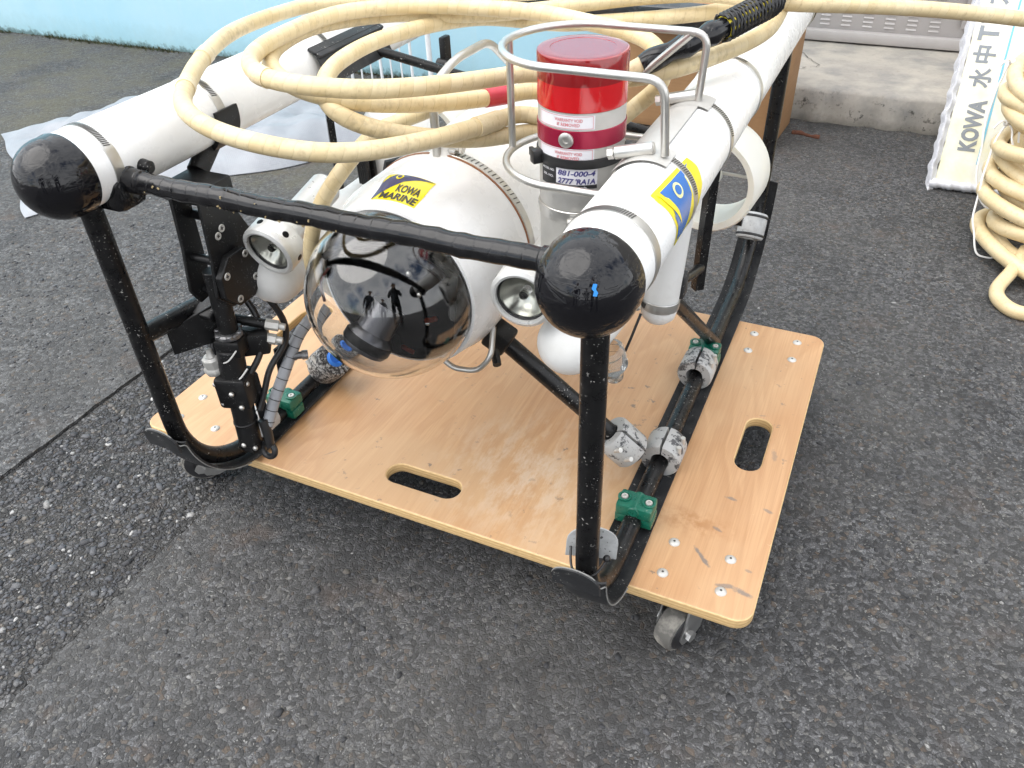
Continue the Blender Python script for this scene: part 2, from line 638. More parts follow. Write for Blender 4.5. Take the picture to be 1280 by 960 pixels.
red_cap_disc = Mat('red_cap_inner_disc', (.22, .022, .034), .16, Coat_Weight=.5, Coat_Roughness=.05).mat
maroon = Mat('maroon_band', (.32, .012, .045), .25, .35).mat
paper = Mat('label_paper', (.74, .73, .76), .5).mat
red_ink = Mat('red_ink', (.62, .22, .24), .6).mat
blue_ink = Mat('blue_ink', (.06, .055, .20), .6).mat
black_ink = Mat('black_ink', (.02, .02, .022), .5).mat
sticker_yellow = Mat('sticker_yellow', (.86, .72, .01), .25, Coat_Weight=.3).mat
sticker_navy = Mat('sticker_navy', (.055, .055, .14), .25, Coat_Weight=.3).mat
sticker_blue = Mat('sticker_blue', (.015, .14, .47), .25, Coat_Weight=.3).mat
sticker_dark = Mat('sticker_black', (.03, .028, .02), .35).mat
copper = Mat('copper_edge', (.30, .13, .06), .5, .3).mat
orange_mark = Mat('orange_mark', (.55, .07, .02), .5).mat
inside_black = Mat('inside_black', (.004, .004, .0045), .35, Specular_IOR_Level=.15).mat
lens_grey = Mat('lens_grey', (.16, .16, .175), .30, .5).mat
blue_foam = Mat('blue_foam', (.02, .17, .62), .6).mat
zip_black = Mat('zip_tie_black', (.014, .014, .015), .38).mat

def mk_glass(name, tint=(1, 1, 1), rough=.0, ior=1.47):
    m = Mat(name, tint, rough, Transmission_Weight=1.0, IOR=ior)
    return m.mat
dome_glass = mk_glass('acrylic_dome', (.98, .985, .98), 0.0, 1.52)
lens_glass = mk_glass('lamp_glass', (.97, .97, .95), .02, 1.35)
clear_plastic = Mat('clear_hose_plastic', (.80, .81, .78), .12, Transmission_Weight=.88, IOR=1.3).mat
reflector = Mat('lamp_reflector', (.86, .87, .80), .22, .55).mat

# ------------------------------------------------------------------ the setting: asphalt
def mk_asphalt(name, scale, lo, hi, tint, gap, moss=0.0, bump=.9, bscale=1.0):
    m = Mat(name, (.06, .06, .06), .82, Specular_IOR_Level=.35)
    v = m.coord(which='World')
    warp = m.n('ShaderNodeVectorMath', {0: v, 1: m.n('ShaderNodeVectorMath', {0: m.n('ShaderNodeTexNoise', {'Vector': v, 'Scale': 55.0, 'Detail': 2}).outputs['Color'], 1: (.012, .012, .012)}, operation='MULTIPLY').outputs[0]}, operation='ADD').outputs[0]
    vo = m.n('ShaderNodeTexVoronoi', {'Vector': warp, 'Scale': scale, 'Randomness': 1.0})
    ed = m.n('ShaderNodeTexVoronoi', {'Vector': warp, 'Scale': scale, 'Randomness': 1.0}, feature='DISTANCE_TO_EDGE')
    vf = m.n('ShaderNodeTexVoronoi', {'Vector': warp, 'Scale': scale*3.1})
    cell = m.n('ShaderNodeSeparateXYZ', {'Vector': vo.outputs['Color']})
    cf = m.n('ShaderNodeSeparateXYZ', {'Vector': vf.outputs['Color']})
    big = m.noise(v, 2.3, 3, .6)
    mid = m.noise(v, 14, 3, .6)
    T_ = lambda k: tuple(k*t for t in tint)
    c = m.ramp(cell.outputs['X'], [(0, T_(lo*.55)), (.35, T_(lo)), (.75, T_(hi*.95)), (1, T_(hi*1.45))])
    fine = m.n('ShaderNodeTexNoise', {'Vector': v, 'Scale': 520.0, 'Detail': 1}).outputs['Fac']
    c = m.mix(.75, c, m.ramp(fine, [(.28, .45), (.72, 1.55)]), 'MULTIPLY')
    c = m.mix(m.ramp(cell.outputs['Y'], [(.90, 0), (.93, .6)]), c, (.19, .185, .175))
    c = m.mix(m.ramp(cell.outputs['Z'], [(.93, 0), (.95, .7)]), c, (.115, .085, .06))
    c = m.mix(m.ramp(cf.outputs['X'], [(.955, 0), (.965, .75)]), c, (.27, .27, .26))
    c = m.mix(m.math('MULTIPLY', m.ramp(cf.outputs['Y'], [(.45, 0), (.55, 1)]), .45), c, tuple(lo*.75*t for t in tint))
    c = m.mix(m.ramp(ed.outputs['Distance'], [(0, gap), (.10, 0)]), c, (.013, .013, .014))
    c = m.mix(m.ramp(mid, [(.35, .30), (.6, 0)]), c, tuple(lo*.8*t for t in tint))
    c = m.mix(m.ramp(big, [(.38, 0), (.7, .35)]), c, (.105, .10, .092))
    c = m.mix(m.ramp(m.noise(v, 4.1, 4, .65, .6), [(.54, 0), (.66, .42)]), c, (.026, .026, .027))
    rust = m.math('MULTIPLY', m.ramp(m.noise(v, 7.5, 3, .6), [(.60, 0), (.70, 1)]), m.ramp(mid, [(.40, 0), (.6, .4)]))
    c = m.mix(rust, c, (.095, .068, .052))
    if moss:
        yy = m.n('ShaderNodeSeparateXYZ', {'Vector': v}).outputs['Y']
        mf = m.math('MULTIPLY', m.ramp(yy, [(.9, 0), (1.0, 1)]), m.ramp(m.noise(v, 5, 6, .7), [(.42, 0), (.62, moss)]))
        c = m.mix(mf, c, (.105, .095, .060))
    m.color(c)
    h = m.math('ADD', m.math('MULTIPLY', m.ramp(ed.outputs['Distance'], [(0, 0), (.22, 1)]), m.math('ADD', m.math('MULTIPLY', cell.outputs['Y'], .6), .4)), m.math('MULTIPLY', vf.outputs['Distance'], .5))
    m.bump(h, bump, .0022*bscale)
    return m.mat
asphalt_old = mk_asphalt('asphalt_weathered', 150, .056, .112, (.99, 1.0, 1.03), .35, moss=.6, bump=.7, bscale=.7)
asphalt_coarse = mk_asphalt('asphalt_coarse', 130, .034, .128, (1, 1.0, 1.03), .9, bump=1.0, bscale=1.5)
asphalt_fine = mk_asphalt('asphalt_fine', 165, .050, .104, (.98, .99, 1.03), .35, bump=.8, bscale=.8)
asphalt_base = mk_asphalt('asphalt_subbase', 120, .012, .03, (1, 1, 1), .9)

def jit(y, seed, amp):
    return amp*(math.sin(y*37+seed)+.7*math.sin(y*91+2*seed)+.5*math.sin(y*211+seed*3)+.35*math.sin(y*467+seed*5))/2.2

ys = [-40, -8, -3, -1.2]+[-1.0+.008*i for i in range(int(3.1/.008))]+[2.4, 4, 12, 40]
def slab(name, xl, xr, z, mat):
    m = M()
    vv = []
    for y in ys:
        vv += [(xl(y), y, z-.02), (xl(y), y, z), (xr(y), y, z), (xr(y), y, z-.02)]
    ff = []
    for i in range(len(ys)-1):
        for k in range(3):
            ff.append((i*4+k, i*4+k+1, (i+1)*4+k+1, (i+1)*4+k))
    m.add(vv, ff)
    return struct(m.build(name, mat, sharp=30))
gm = M()
gm.add([(-60, -60, -.015), (60, -60, -.015), (60, 60, -.015), (-60, 60, -.015)], [(0, 1, 2, 3)])
struct(gm.build('ground', asphalt_base))
slab('asphalt_yard', lambda y: -55, lambda y: -.2675+jit(y, 1, .0022), 0.0, asphalt_old)
slab('asphalt_trench_strip', lambda y: -.2630+jit(y, 1.2, .0022), lambda y: .0915+jit(y, 3, .0045), -.0035, asphalt_coarse)
slab('asphalt_pavement', lambda y: .0950+jit(y, 3.2, .0045), lambda y: 55, 0.0, asphalt_fine)

# loose and embedded aggregate: real little stones, too many to count
def mk_stone_mat(k=1.0):
    m = Mat('aggregate_stone', (.1, .1, .1), .7)
    r = m.n('ShaderNodeNewGeometry').outputs['Random Per Island']
    v = m.coord(which='World')
    c = m.ramp(r, [(0, (.020, .020, .022)), (.30, (.036, .037, .040)), (.62, (.058, .060, .066)), (.82, (.085, .086, .088)), (.94, (.10, .088, .072)), (.975, (.19, .188, .18)), (1, (.36, .355, .34))])
    c = m.mix(1.0, c, (k, k, k*1.02), 'MULTIPLY')
    c = m.mix(m.ramp(m.noise(v, 500, 2, .7), [(.4, .35), (.6, 0)]), c, (.02, .02, .02))
    m.color(c)
    m.bump(m.noise(v, 700, 3), .4, .0008)
    return m.mat
stone_mat = mk_stone_mat()
def stones(name, spots, label, mat=None):
    bm = bmesh.new()
    bmesh.ops.create_icosphere(bm, subdivisions=1, radius=1.0)
    bv = np.array([v.co[:] for v in bm.verts])
    bm.verts.index_update()
    bf = np.array([[v.index for v in f.verts] for f in bm.faces])
    bm.free()
    rng = np.random.default_rng(5)
    n = len(spots)
    nv, nf = len(bv), len(bf)
    allv = np.zeros((n, nv, 3))
    sp = np.array(spots)
    for i in range(n):
        x, y, z, s = sp[i]
        j = bv*(1+rng.uniform(-.28, .28, (nv, 1)))
        a = rng.uniform(0, 2*pi)
        ca, sa = math.cos(a), math.sin(a)
        j = j*np.array([s*rng.uniform(.75, 1.35), s*rng.uniform(.55, .9), s*rng.uniform(.30, .5)])
        allv[i] = np.stack([j[:, 0]*ca-j[:, 1]*sa+x, j[:, 0]*sa+j[:, 1]*ca+y, j[:, 2]+z], 1)
    allf = (bf[None]+(np.arange(n)*nv)[:, None, None]).reshape(-1, 3)
    me = bpy.data.meshes.new(name)
    me.vertices.add(n*nv)
    me.vertices.foreach_set('co', allv.reshape(-1))
    me.loops.add(len(allf)*3)
    me.loops.foreach_set('vertex_index', allf.reshape(-1).astype(np.int32))
    me.polygons.add(len(allf))
    me.polygons.foreach_set('loop_start', np.arange(0, len(allf)*3, 3, dtype=np.int32))
    me.update(calc_edges=True)
    me.materials.append(mat or stone_mat)
    o = bpy.data.objects.new(name, me)
    COL.objects.link(o)
    o['kind'] = 'stuff'
    o['label'] = label
    o['category'] = 'gravel'
    return o
rng = np.random.default_rng(11)
sp = []
for i in range(11000):
    x, y = rng.uniform(-.255, .085), rng.uniform(-.5, 1.0)
    s = float(np.clip(rng.lognormal(math.log(.0027), .45), .0012, .010))
    sp.append((x, y, -.0032-s*.02, s))
stones('coarse_aggregate', sp, 'coarse dark stone chips bedded in the trench strip of asphalt', mk_stone_mat(1.45))
sp = []
for i in range(9000):
    if rng.random() < .45:
        x, y = rng.uniform(-1.0, -.275), rng.uniform(-.2, .95)
    else:
        x, y = rng.uniform(.11, 1.6), rng.uniform(-.55, 1.2)
    s = float(np.clip(rng.lognormal(math.log(.0024), .40), .0012, .007))
    sp.append((x, y, s*.06-.0002, s))
for i in range(170):
    x, y = rng.uniform(.12, 1.5), rng.uniform(-.5, 1.3)
    s = float(rng.uniform(.0045, .0085))
    sp.append((x, y, -s*.24, s))
stones('fine_aggregate', sp, 'fine stone chips scattered in the smoother asphalt')

# ------------------------------------------------------------------ blue wall
def mk_bluewall():
    m = Mat('light_blue_wall_paint', (.35, .68, .83), .55)
    v = m.coord(which='World')
    z = m.n('ShaderNodeSeparateXYZ', {'Vector': v}).outputs['Z']
    n1 = m.noise(v, 3, 6, .6)
    n2 = m.noise(m.coord((30, 1, 2.2), 'World'), 1, 6, .7)
    n3 = m.noise(v, 34, 5, .7)
    c = m.mix(m.ramp(n1, [(.35, 0), (.7, 1)]), (.46, .77, .91), (.54, .81, .92))
    c = m.mix(m.ramp(n2, [(.54, 0), (.72, .35)]), c, (.60, .80, .86))
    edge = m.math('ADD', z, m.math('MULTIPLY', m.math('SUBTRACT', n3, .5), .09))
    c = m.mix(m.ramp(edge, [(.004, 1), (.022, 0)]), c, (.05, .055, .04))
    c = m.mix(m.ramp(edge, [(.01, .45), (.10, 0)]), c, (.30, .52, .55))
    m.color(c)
    m.bump(m.noise(v, 120, 5, .6), .25, .002)
    return m.mat
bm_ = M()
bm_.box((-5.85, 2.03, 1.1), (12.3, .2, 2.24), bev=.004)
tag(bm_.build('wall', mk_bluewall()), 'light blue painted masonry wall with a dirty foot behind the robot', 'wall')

# weeds along the foot of the wall
def mk_weed():
    m = Mat('dry_weed', (.06, .07, .025), .8)
    r = m.n('ShaderNodeNewGeometry').outputs['Random Per Island']
    m.color(m.ramp(r, [(0, (.03, .045, .015)), (.6, (.06, .07, .03)), (1, (.13, .11, .06))]))
    return m.mat
wm = M()
for i in range(2600):
    x = random.uniform(-3.2, -.1)
    if math.sin(x*5)+math.sin(x*13+1) < -.6 and random.random() < .8:
        continue
    y = 1.925-abs(random.gauss(0, .012))
    h = random.uniform(.004, .012)*(1.6 if random.random() < .06 else 1)
    a = random.uniform(0, 2*pi)
    w = random.uniform(.0012, .003)
    dx, dy = math.cos(a)*w, math.sin(a)*w
    lx, ly = random.uniform(-.012, .012), random.uniform(-.012, .003)
    wm.add([(x-dx, y-dy, -.002), (x+dx, y+dy, -.002), (x+lx*.5+dx*.7, y+ly*.5+dy*.7, h*.6), (x+lx*.5-dx*.7, y+ly*.5-dy*.7, h*.6), (x+lx, y+ly, h)],
           [(0, 1, 2, 3), (3, 2, 4)])
wo = wm.build('weeds', mk_weed())
wo['kind'] = 'stuff'
wo['label'] = 'sparse weeds and grit along the foot of the blue wall'
wo['category'] = 'weeds'

# ------------------------------------------------------------------ concrete step, building wall, louvred cabinet
def mk_concrete():
    m = Mat('old_concrete', (.3, .28, .25), .85)
    v = m.coord(which='World')
    z = m.n('ShaderNodeSeparateXYZ', {'Vector': v}).outputs['Z']
    n1 = m.noise(v, 5, 6, .65)
    n2 = m.noise(v, 60, 6, .7)
    n3 = m.noise(m.coord((1.4, 1.7, 1), 'World'), 6, 5, .65)
    c = m.mix(m.ramp(n1, [(.35, 0), (.65, 1)]), (.46, .425, .37), (.35, .325, .29))
    c = m.mix(m.ramp(n3, [(.42, 0), (.66, .75)]), c, (.22, .22, .215))
    spot = m.math('MULTIPLY', m.ramp(n2, [(.54, 0), (.62, 1)]), m.ramp(m.noise(v, 9, 3), [(.44, 0), (.56, 1)]))
    front = m.ramp(z, [(.07, 1), (.098, .15)])
    c = m.mix(m.math('MULTIPLY', spot, m.math('MULTIPLY', front, .85)), c, (.05, .047, .04))
    c = m.mix(m.ramp(m.math('ADD', z, m.math('MULTIPLY', m.math('SUBTRACT', n2, .5), .05)), [(0, .6), (.03, 0)]), c, (.12, .11, .09))
    m.color(c)
    m.bump(n2, .5, .003)
    return m.mat
concrete = mk_concrete()
cs = M()
xs = [.33+.02*i for i in range(130)]
def stepfn(u, v):
    x = .33+2.6*u
    prof = [(1.955, -.01), (1.950, .05), (1.951, .088), (1.956, .097), (1.968, .1005), (2.2, .102), (2.75, .104)]
    k = v*6
    i = min(int(k), 5)
    t = k-i
    y = prof[i][0]*(1-t)+prof[i+1][0]*t
    z = prof[i][1]*(1-t)+prof[i+1][1]*t
    w = jit(x, 2, .004)+(.006 if v < .2 else 0)*math.sin(x*60)
    return (x, y+(w if v < .8 else 0), z+jit(x*1.3+y, 5, .0015))
cs.grid(stepfn, 130, 6)
# a crack block chipped out of the step's top
so = cs.build('concrete_step', concrete, sharp=50)
tag(so, 'rough low concrete step with a stained front edge', 'step')
cr = M()
def crackpath(a, b, n=14, amp=.006):
    out = []
    for i in range(n+1):
        t = i/n
        out.append((a[0]+(b[0]-a[0])*t+random.uniform(-amp, amp), a[1]+(b[1]-a[1])*t+random.uniform(-amp, amp), .1041))
    return out
for a, b in (((.56, 2.36), (.68, 2.16)), ((.68, 2.16), (.60, 2.08))):
    pth = crackpath(a, b)
    for p, q in zip(pth[:-1], pth[1:]):
        w = random.uniform(.0006, .0022)
        cr.add([(p[0]-w, p[1], p[2]), (p[0]+w, p[1], p[2]), (q[0]+w, q[1], q[2]), (q[0]-w, q[1], q[2])], [(0, 1, 2, 3)])
cr.build('crack', Mat('crack_dirt', (.11, .105, .095), .9).mat, so)

beige = worn('beige_building_wall', (.42, .40, .36), .7, (.3, .29, .26), .5, 12, bump=.2)
bw = M()
bw.box((2.2, 2.86, 1.2), (3.9, .2, 2.4), bev=.003)
tag(bw.build('building_wall', beige), 'plain beige building wall behind the louvred panel', 'wall')

panel_grey = worn('grey_beige_enamel', (.46, .435, .425), .38, (.38, .355, .34), .5, 14, bump=.03)
cb = thing('louvred_cabinet', 'grey metal cabinet with rows of pressed louvres on the concrete step', 'cabinet', (.80, 2.55, .106))
m = M()
m.box((.77, 2.585, .60), (.80, .27, .96), bev=.006)
body = m.build('cabinet_body', panel_grey, cb)
m = M()
m.box((.77, 2.437, .125), (.82, .030, .036), bev=.008)
m.build('base_rail', panel_grey, cb)
m = M()
m.box((1.06, 2.444, .62), (.012, .010, .90), bev=.003)
m.build('edge_seam', panel_grey, cb)
m = M()
m.lathe((1.085, 2.447, .163), (0, -1, 0), [(0, .012), (.008, .011), (.011, .006), (.011, 0)], 14)
m.build('bolt', panel_grey, cb)
lv = M()
prof = [(-.024, -.004), (-.020, .0035), (.020, .0035), (.024, -.004)]
lv.add([(-.0165, 0, -.0035), (.0165, 0, -.0035), (.014, 0, .0045), (-.014, 0, .0045), (-.0155, -.0075, -.0030), (.0155, -.0075, -.0030), (.013, -.001, .0040), (-.013, -.001, .0040)],
       [(4, 5, 6, 7), (0, 4, 7, 3), (1, 2, 6, 5), (3, 7, 6, 2), (0, 1, 5, 4)])
first = None
for cx in range(9):
    for rz in range(14):
        loc = (.444+.067*cx, 2.4495, .158+.0138*rz)
        if first is None:
            first = lv.build('louver', panel_grey, None, sharp=20)
            first.location = loc
            WL[first.name] = V(loc)
            attach(first, cb)
        else:
            dup(first, loc, cb)

# ------------------------------------------------------------------ cardboard box behind the robot
def mk_card():
    m = Mat('cardboard', (.36, .20, .09), .8)
    v = m.coord(which='World')
    n1 = m.noise(v, 9, 5, .6)
    n2 = m.noise(m.coord((3, 3, 160), 'World'), 1, 3, .5)
    c = m.mix(m.ramp(n1, [(.35, 0), (.7, 1)]), (.38, .215, .10), (.30, .165, .075))
    c = m.mix(m.ramp(n2, [(.4, .25), (.6, 0)]), c, (.26, .14, .06))
    m.color(c)
    m.bump(n2, .15, .001)
    return m.mat
card = mk_card()
bx = thing('cardboard_box', 'brown cardboard box standing on the asphalt behind the right float tube', 'box', (.40, 1.83, 0))
rz = Matrix.Rotation(R_(-4), 3, 'Z')
def rp(x, y, z):
    return rz @ Vector((x, y, 0))+Vector((.40, 1.83, z))
m = M()
m.box(rp(0, 0, .185), (.48, .20, .37), rz, .004)
b0 = m.build('box_body', card, bx)
m = M()
m.box(rp(0, -.1125, .372), (.48, .004, .006), rz, .001)
m.box(rp(0, -.103, .25), (.47, .003, .004), rz)
m.build('box_ridge', card, b0)
m = M()
m.box(rp(.236, -.115, .18), (.012, .024, .355), rz, .002)
m.build('side_flap', card, bx)
m = M()
tl = Matrix.Rotation(R_(35), 3, 'X')
m.box(rp(0, -.16, .345), (.47, .11, .004), rz @ tl, .001)
m.build('top_flap', card, bx)
m = M()
m.box(rp(-.04, 0, .3735), (.06, .205, .002), rz)
m.build('tape_strip', worn('parcel_tape', (.48, .36, .2), .25, (.4, .3, .16), .4, 30), bx)

wood_pole = worn('brown_wood_pole', (.20, .12, .07), .5, (.28, .18, .10), .6, 30)
m = M()
m.cyl((-.05, 1.74, .394), (.78, 1.80, .394), .016, 16, ch=.003)
tag(m.build('wooden_pole', wood_pole), 'brown round wooden pole lying across the cardboard box', 'pole')
m = M()
m.cyl((.17, 1.685, .016), (.40, 1.67, .016), .016, 16, ch=.003)
tag(m.build('pipe', black_plastic), 'short black pipe lying in front of the cardboard box', 'pipe')

# white wire rack in front of the blue wall
rk = thing('wire_rack', 'white wire rack with thin upright bars by the blue wall', 'rack', (-.62, 1.72, 0))
white_wire = worn('white_coated_wire', (.72, .73, .74), .35, (.5, .5, .5), .4, 60)
for x in (-.86, -.74):
    pass
m = M()
m.tube(fillet([(-.94, 1.72, .0), (-.94, 1.72, .42), (-.47, 1.72, .42), (-.47, 1.72, 0)], .04), .009, 10)
m.build('frame', white_wire, rk)
for i, x in enumerate((-.90, -.86, -.82, -.78, -.74, -.70, -.66, -.62, -.58, -.54)):
    m = M()
    m.cyl((x, 1.72, .035), (x, 1.72, .415), .003 if i % 3 else .005, 8)
    m.build('upright_bar', white_wire, rk)
for z in (.03, .22):
    m = M()
    m.cyl((-.94, 1.724, z), (-.47, 1.724, z), .0035, 8)
    m.build('cross_wire', white_wire, rk)

# small rusty strip on the asphalt
m = M()
pts = smooth_path([(.665, 1.835, .004), (.69, 1.838, .005), (.715, 1.826, .004), (.745, 1.822, .005)], .006)
m.tube([(p.x, p.y, .003) for p in pts], [.006+.002*math.sin(i*.6)+.001*math.sin(i*1.9) for i in range(len(pts))], 8)
tag(m.build('rusty_scrap', worn('rust', (.12, .045, .025), .9, (.07, .03, .02), .8, 90, bump=.6)), 'small rusty brown scrap lying on the asphalt near the step', 'scrap')

# ------------------------------------------------------------------ white woven sack on the ground, left
def mk_sack():
    m = Mat('woven_white_sack', (.55, .56, .58), .5)
    v = m.coord(which='UV')
    w1 = m.n('ShaderNodeTexWave', {'Vector': m.coord((1, 1, 1), 'UV'), 'Scale': 62.0, 'Distortion': .6}, bands_direction='X').outputs['Fac']
    w2 = m.n('ShaderNodeTexWave', {'Vector': m.coord((1, 1, 1), 'UV'), 'Scale': 62.0, 'Distortion': .6}, bands_direction='Y').outputs['Fac']
    n1 = m.noise(m.coord(which='World'), 12, 6, .65)
    c = m.mix(m.ramp(n1, [(.35, 0), (.7, 1)]), (.31, .325, .35), (.25, .262, .285))
    c = m.mix(m.math('MULTIPLY', m.math('MULTIPLY', w1, w2), .25), c, (.20, .21, .225))
    m.color(c)
    b1 = m.bump(n1, .35, .004)
    m.bump(m.math('ADD', w1, w2), .2, .0006, b1)
    return m.mat
A = Vector((-1.045, .600, 0))
eu = Vector((.62, .745, 0))            # along its front edge
ev = Vector((-.60, .405, 0))           # to its far side
def sackfn(top):
    def fn(u, v):
        wob = .018*math.sin(v*7+1)+.01*math.sin(v*19)
        p = A+eu*(u+(wob if u > .5 else -.4*wob))+ev*(v+.02*math.sin(u*6)+.012*math.sin(u*17))
        e = min(u, 1-u, v, 1-v)
        th = .030+.055*min(1, u*1.4)
        prof = (1-(1-min(1, e/.20))**2.2)
        z = th*prof
        z += prof*(.012*math.sin(u*11+v*5)+.009*math.sin(v*13-u*8+1)+.006*math.sin(u*29+v*17)+.004*math.sin(u*53-v*31+2)+.003*math.sin(v*71+u*23))
        return (p.x, p.y, max(.0015, z)+.002) if top else (p.x, p.y, .0015)
    return fn
m = M()
m.grid(sackfn(True), 70, 56, uv=True)
m.grid(sackfn(False), 70, 56, uv=True)
tag(m.build('woven_sack', mk_sack(), sharp=70), 'pale grey woven plastic sack lying flat on the asphalt', 'sack')

# ------------------------------------------------------------------ sign panel in bubble wrap
sg = thing('sign_panel', 'white sign panel in clear wrap leaning beside the step, lettered sideways', 'sign', (1.05, 1.56, .0))
so_, su, sv = Vector((1.055, 1.57, .012)), Vector((1, 0, 0)), Vector((-.012, .478, .878)).normalized()
sn = su.cross(sv).normalized()          # the lettered face looks along sn
def sp_(a, b, d=0.0):
    return so_+su*a+sv*b+sn*d
def mk_signface():
    m = Mat('sign_face', (.72, .72, .66), .35, Coat_Weight=.15, Coat_Roughness=.3)
    v = m.coord(which='World')
    n1 = m.noise(v, 11, 4, .6)
    c = m.mix(m.ramp(n1, [(.38, 0), (.68, 1)]), (.74, .74, .69), (.72, .69, .45))
    m.color(c)
    m.bump(m.noise(v, 24, 4, .6, .8), .25, .004)
    return m.mat
SW, SL = .34, 1.75
m = M()
m.prism([(0, 0), (SW, 0), (SW, SL), (0, SL)], sp_(0, 0, -.022), su, sv, .022)
m.build('panel', mk_signface(), sg, bevel=.002)
pr = M()
def put(txt, cu_, cv_, w, h, mat, bold=.02):
    vv, ff = text2d(txt, width=w, height=h, bold=bold)
    # text runs up the panel: its x -> +v, its y -> -u
    pr.add([sp_(cu_-y, cv_+x, .0012) for x, y in vv], ff, mat)
put('KOWA', .050, .150, .122, .040, 0, .045)
put('水', .040, .262, .046, .050, 0, .026)
put('中', .036, .316, .040, .050, 0, .026)
put('T', .034, .364, .034, .044, 0, .035)
put('V', .034, .402, .034, .044, 0, .035)
put('カ', .034, .452, .046, .050, 0, .026)
put('メ', .034, .506, .046, .050, 0, .026)
put('ラ', .034, .560, .046, .050, 0, .026)
pr.add([sp_(.080, .060, .0012), sp_(.0845, .060, .0012), sp_(.0845, 1.2, .0012), sp_(.080, 1.2, .0012)], [(0, 1, 2, 3)], 1)
pr.build('lettering', [Mat('sign_grey_ink', (.20, .22, .24), .5).mat, Mat('sign_blue_line', (.16, .44, .58), .5).mat], sg)
wrapm = worn('bubble_wrap', (.66, .67, .71), .22, (.56, .57, .62), .5, 60, bump=.5)
m = M()
def wrapfn(u, v):      # crumpled wrap along the left edge
    b = -.03+v*1.75
    w = .006*math.sin(v*47)+.005*math.sin(v*131+2)+.004*math.sin(v*313)
    a = -.010-abs(w)*.4+(u-.5)*.016
    d = math.sin(u*pi)*.010+.004*math.sin(v*230+u*3)
    if u < .5:
        d -= .026*(1-2*u)
    return sp_(a+(.004 if u > .9 else 0), b, d-.004)
m.grid(wrapfn, 8, 220)
m.build('side_wrap', wrapm, sg, sharp=80)
m = M()
def wrapbot(u, v):     # rolled edge along the foot
    a = -.012+u*(SW+.03)
    ang = -1.9+v*3.6
    r = .014+.0012*math.sin(u*61)+.0010*math.sin(u*147+v*4)+.0010*math.sin(u*263+v*9)
    p = sp_(a, .004, .0)+sn*(math.cos(ang)*r-.006)+sv*(math.sin(ang)*r*.8)
    return (p.x, p.y, max(p.z, .0012))
m.grid(wrapbot, 90, 10)
m.build('foot_wrap', wrapm, sg, sharp=80)

# ------------------------------------------------------------------ the wooden dolly
HB, TB = .125, .016
dl = thing('platform_dolly', 'flat plywood platform dolly on casters under the underwater robot', 'dolly', (.45, .30, 0))
def stadium(cx, cy, l, w, along_x, n=10):
    out = []
    r = w/2
    h = l/2-r
    for s, a0 in ((1, -90), (-1, 90)):
        for k in range(n+1):
            a = R_(a0+180*k/n)
            p = (s*h+r*math.cos(a), r*math.sin(a))
            out.append((cx+p[0], cy+p[1]) if along_x else (cx+p[1], cy+p[0]))
    return out
outl = [rounded_rect(0, 0, .9, .603, .022, 8), stadium(.450, .058, .112, .036, True), stadium(.843, .3015, .114, .036, False), stadium(.057, .3015, .114, .036, False), stadium(.450, .545, .112, .036, True)]
vv, ff = curve_solid(outl, TB, .0022)
m = M()
for f in ff:
    pass
nz = np.array(vv)
m.add([(x, y, z+HB-TB/2) for x, y, z in vv], ff)
for i, f in enumerate(m.f):
    p = [Vector(m.v[k]) for k in f]
    nn = (p[1]-p[0]).cross(p[2]-p[0])
    flat = nn.length > 0 and abs(nn.normalized().z) > .8
    m.m[i] = 0 if flat else 1
deck = m.build('deck', [ply_face, ply_edge], dl, sharp=30)

bolt_m = M()
bolt_m.lathe((0, 0, 0), (0, 0, 1), [(0, .0034), (.003, .0033), (.0052, .0026), (.0068, .0012), (.0072, 0)], 16)
bolt_m.lathe((0, 0, .0034), (0, 0, 1), [(0, .0001), (.0016, .0001), (.0018, -.0012)], 6, 1)
bfirst = None
caster_xy = [(.8245, .0585), (.8245, .5465), (.0755, .0585), (.0755, .5465)]
for cx, cy in caster_xy:
    for sx in (-.0345, .0345):
        for sy in (-.0255, .0255):
            loc = (cx+sx, cy+sy, HB+.0012)
            if bfirst is None:
                bfirst = bolt_m.build('carriage_bolt', [steel_dull, steel_dark], None)
                bfirst.location = loc
                WL[bfirst.name] = V(loc)
                attach(bfirst, dl)
            else:
                dup(bfirst, loc, dl, (0, 0, random.uniform(0, 3)))
tyre = worn('grey_caster_tyre', (.12, .115, .105), .75, (.36, .34, .30), .95, 60, bump=.4)
hubm = worn('black_wheel_hub', (.02, .02, .022), .35, (.05, .05, .05), .5, 60)
zinc = worn('zinc_plate', (.55, .55, .54), .36, (.38, .38, .37), .5, 60, metal=.9)
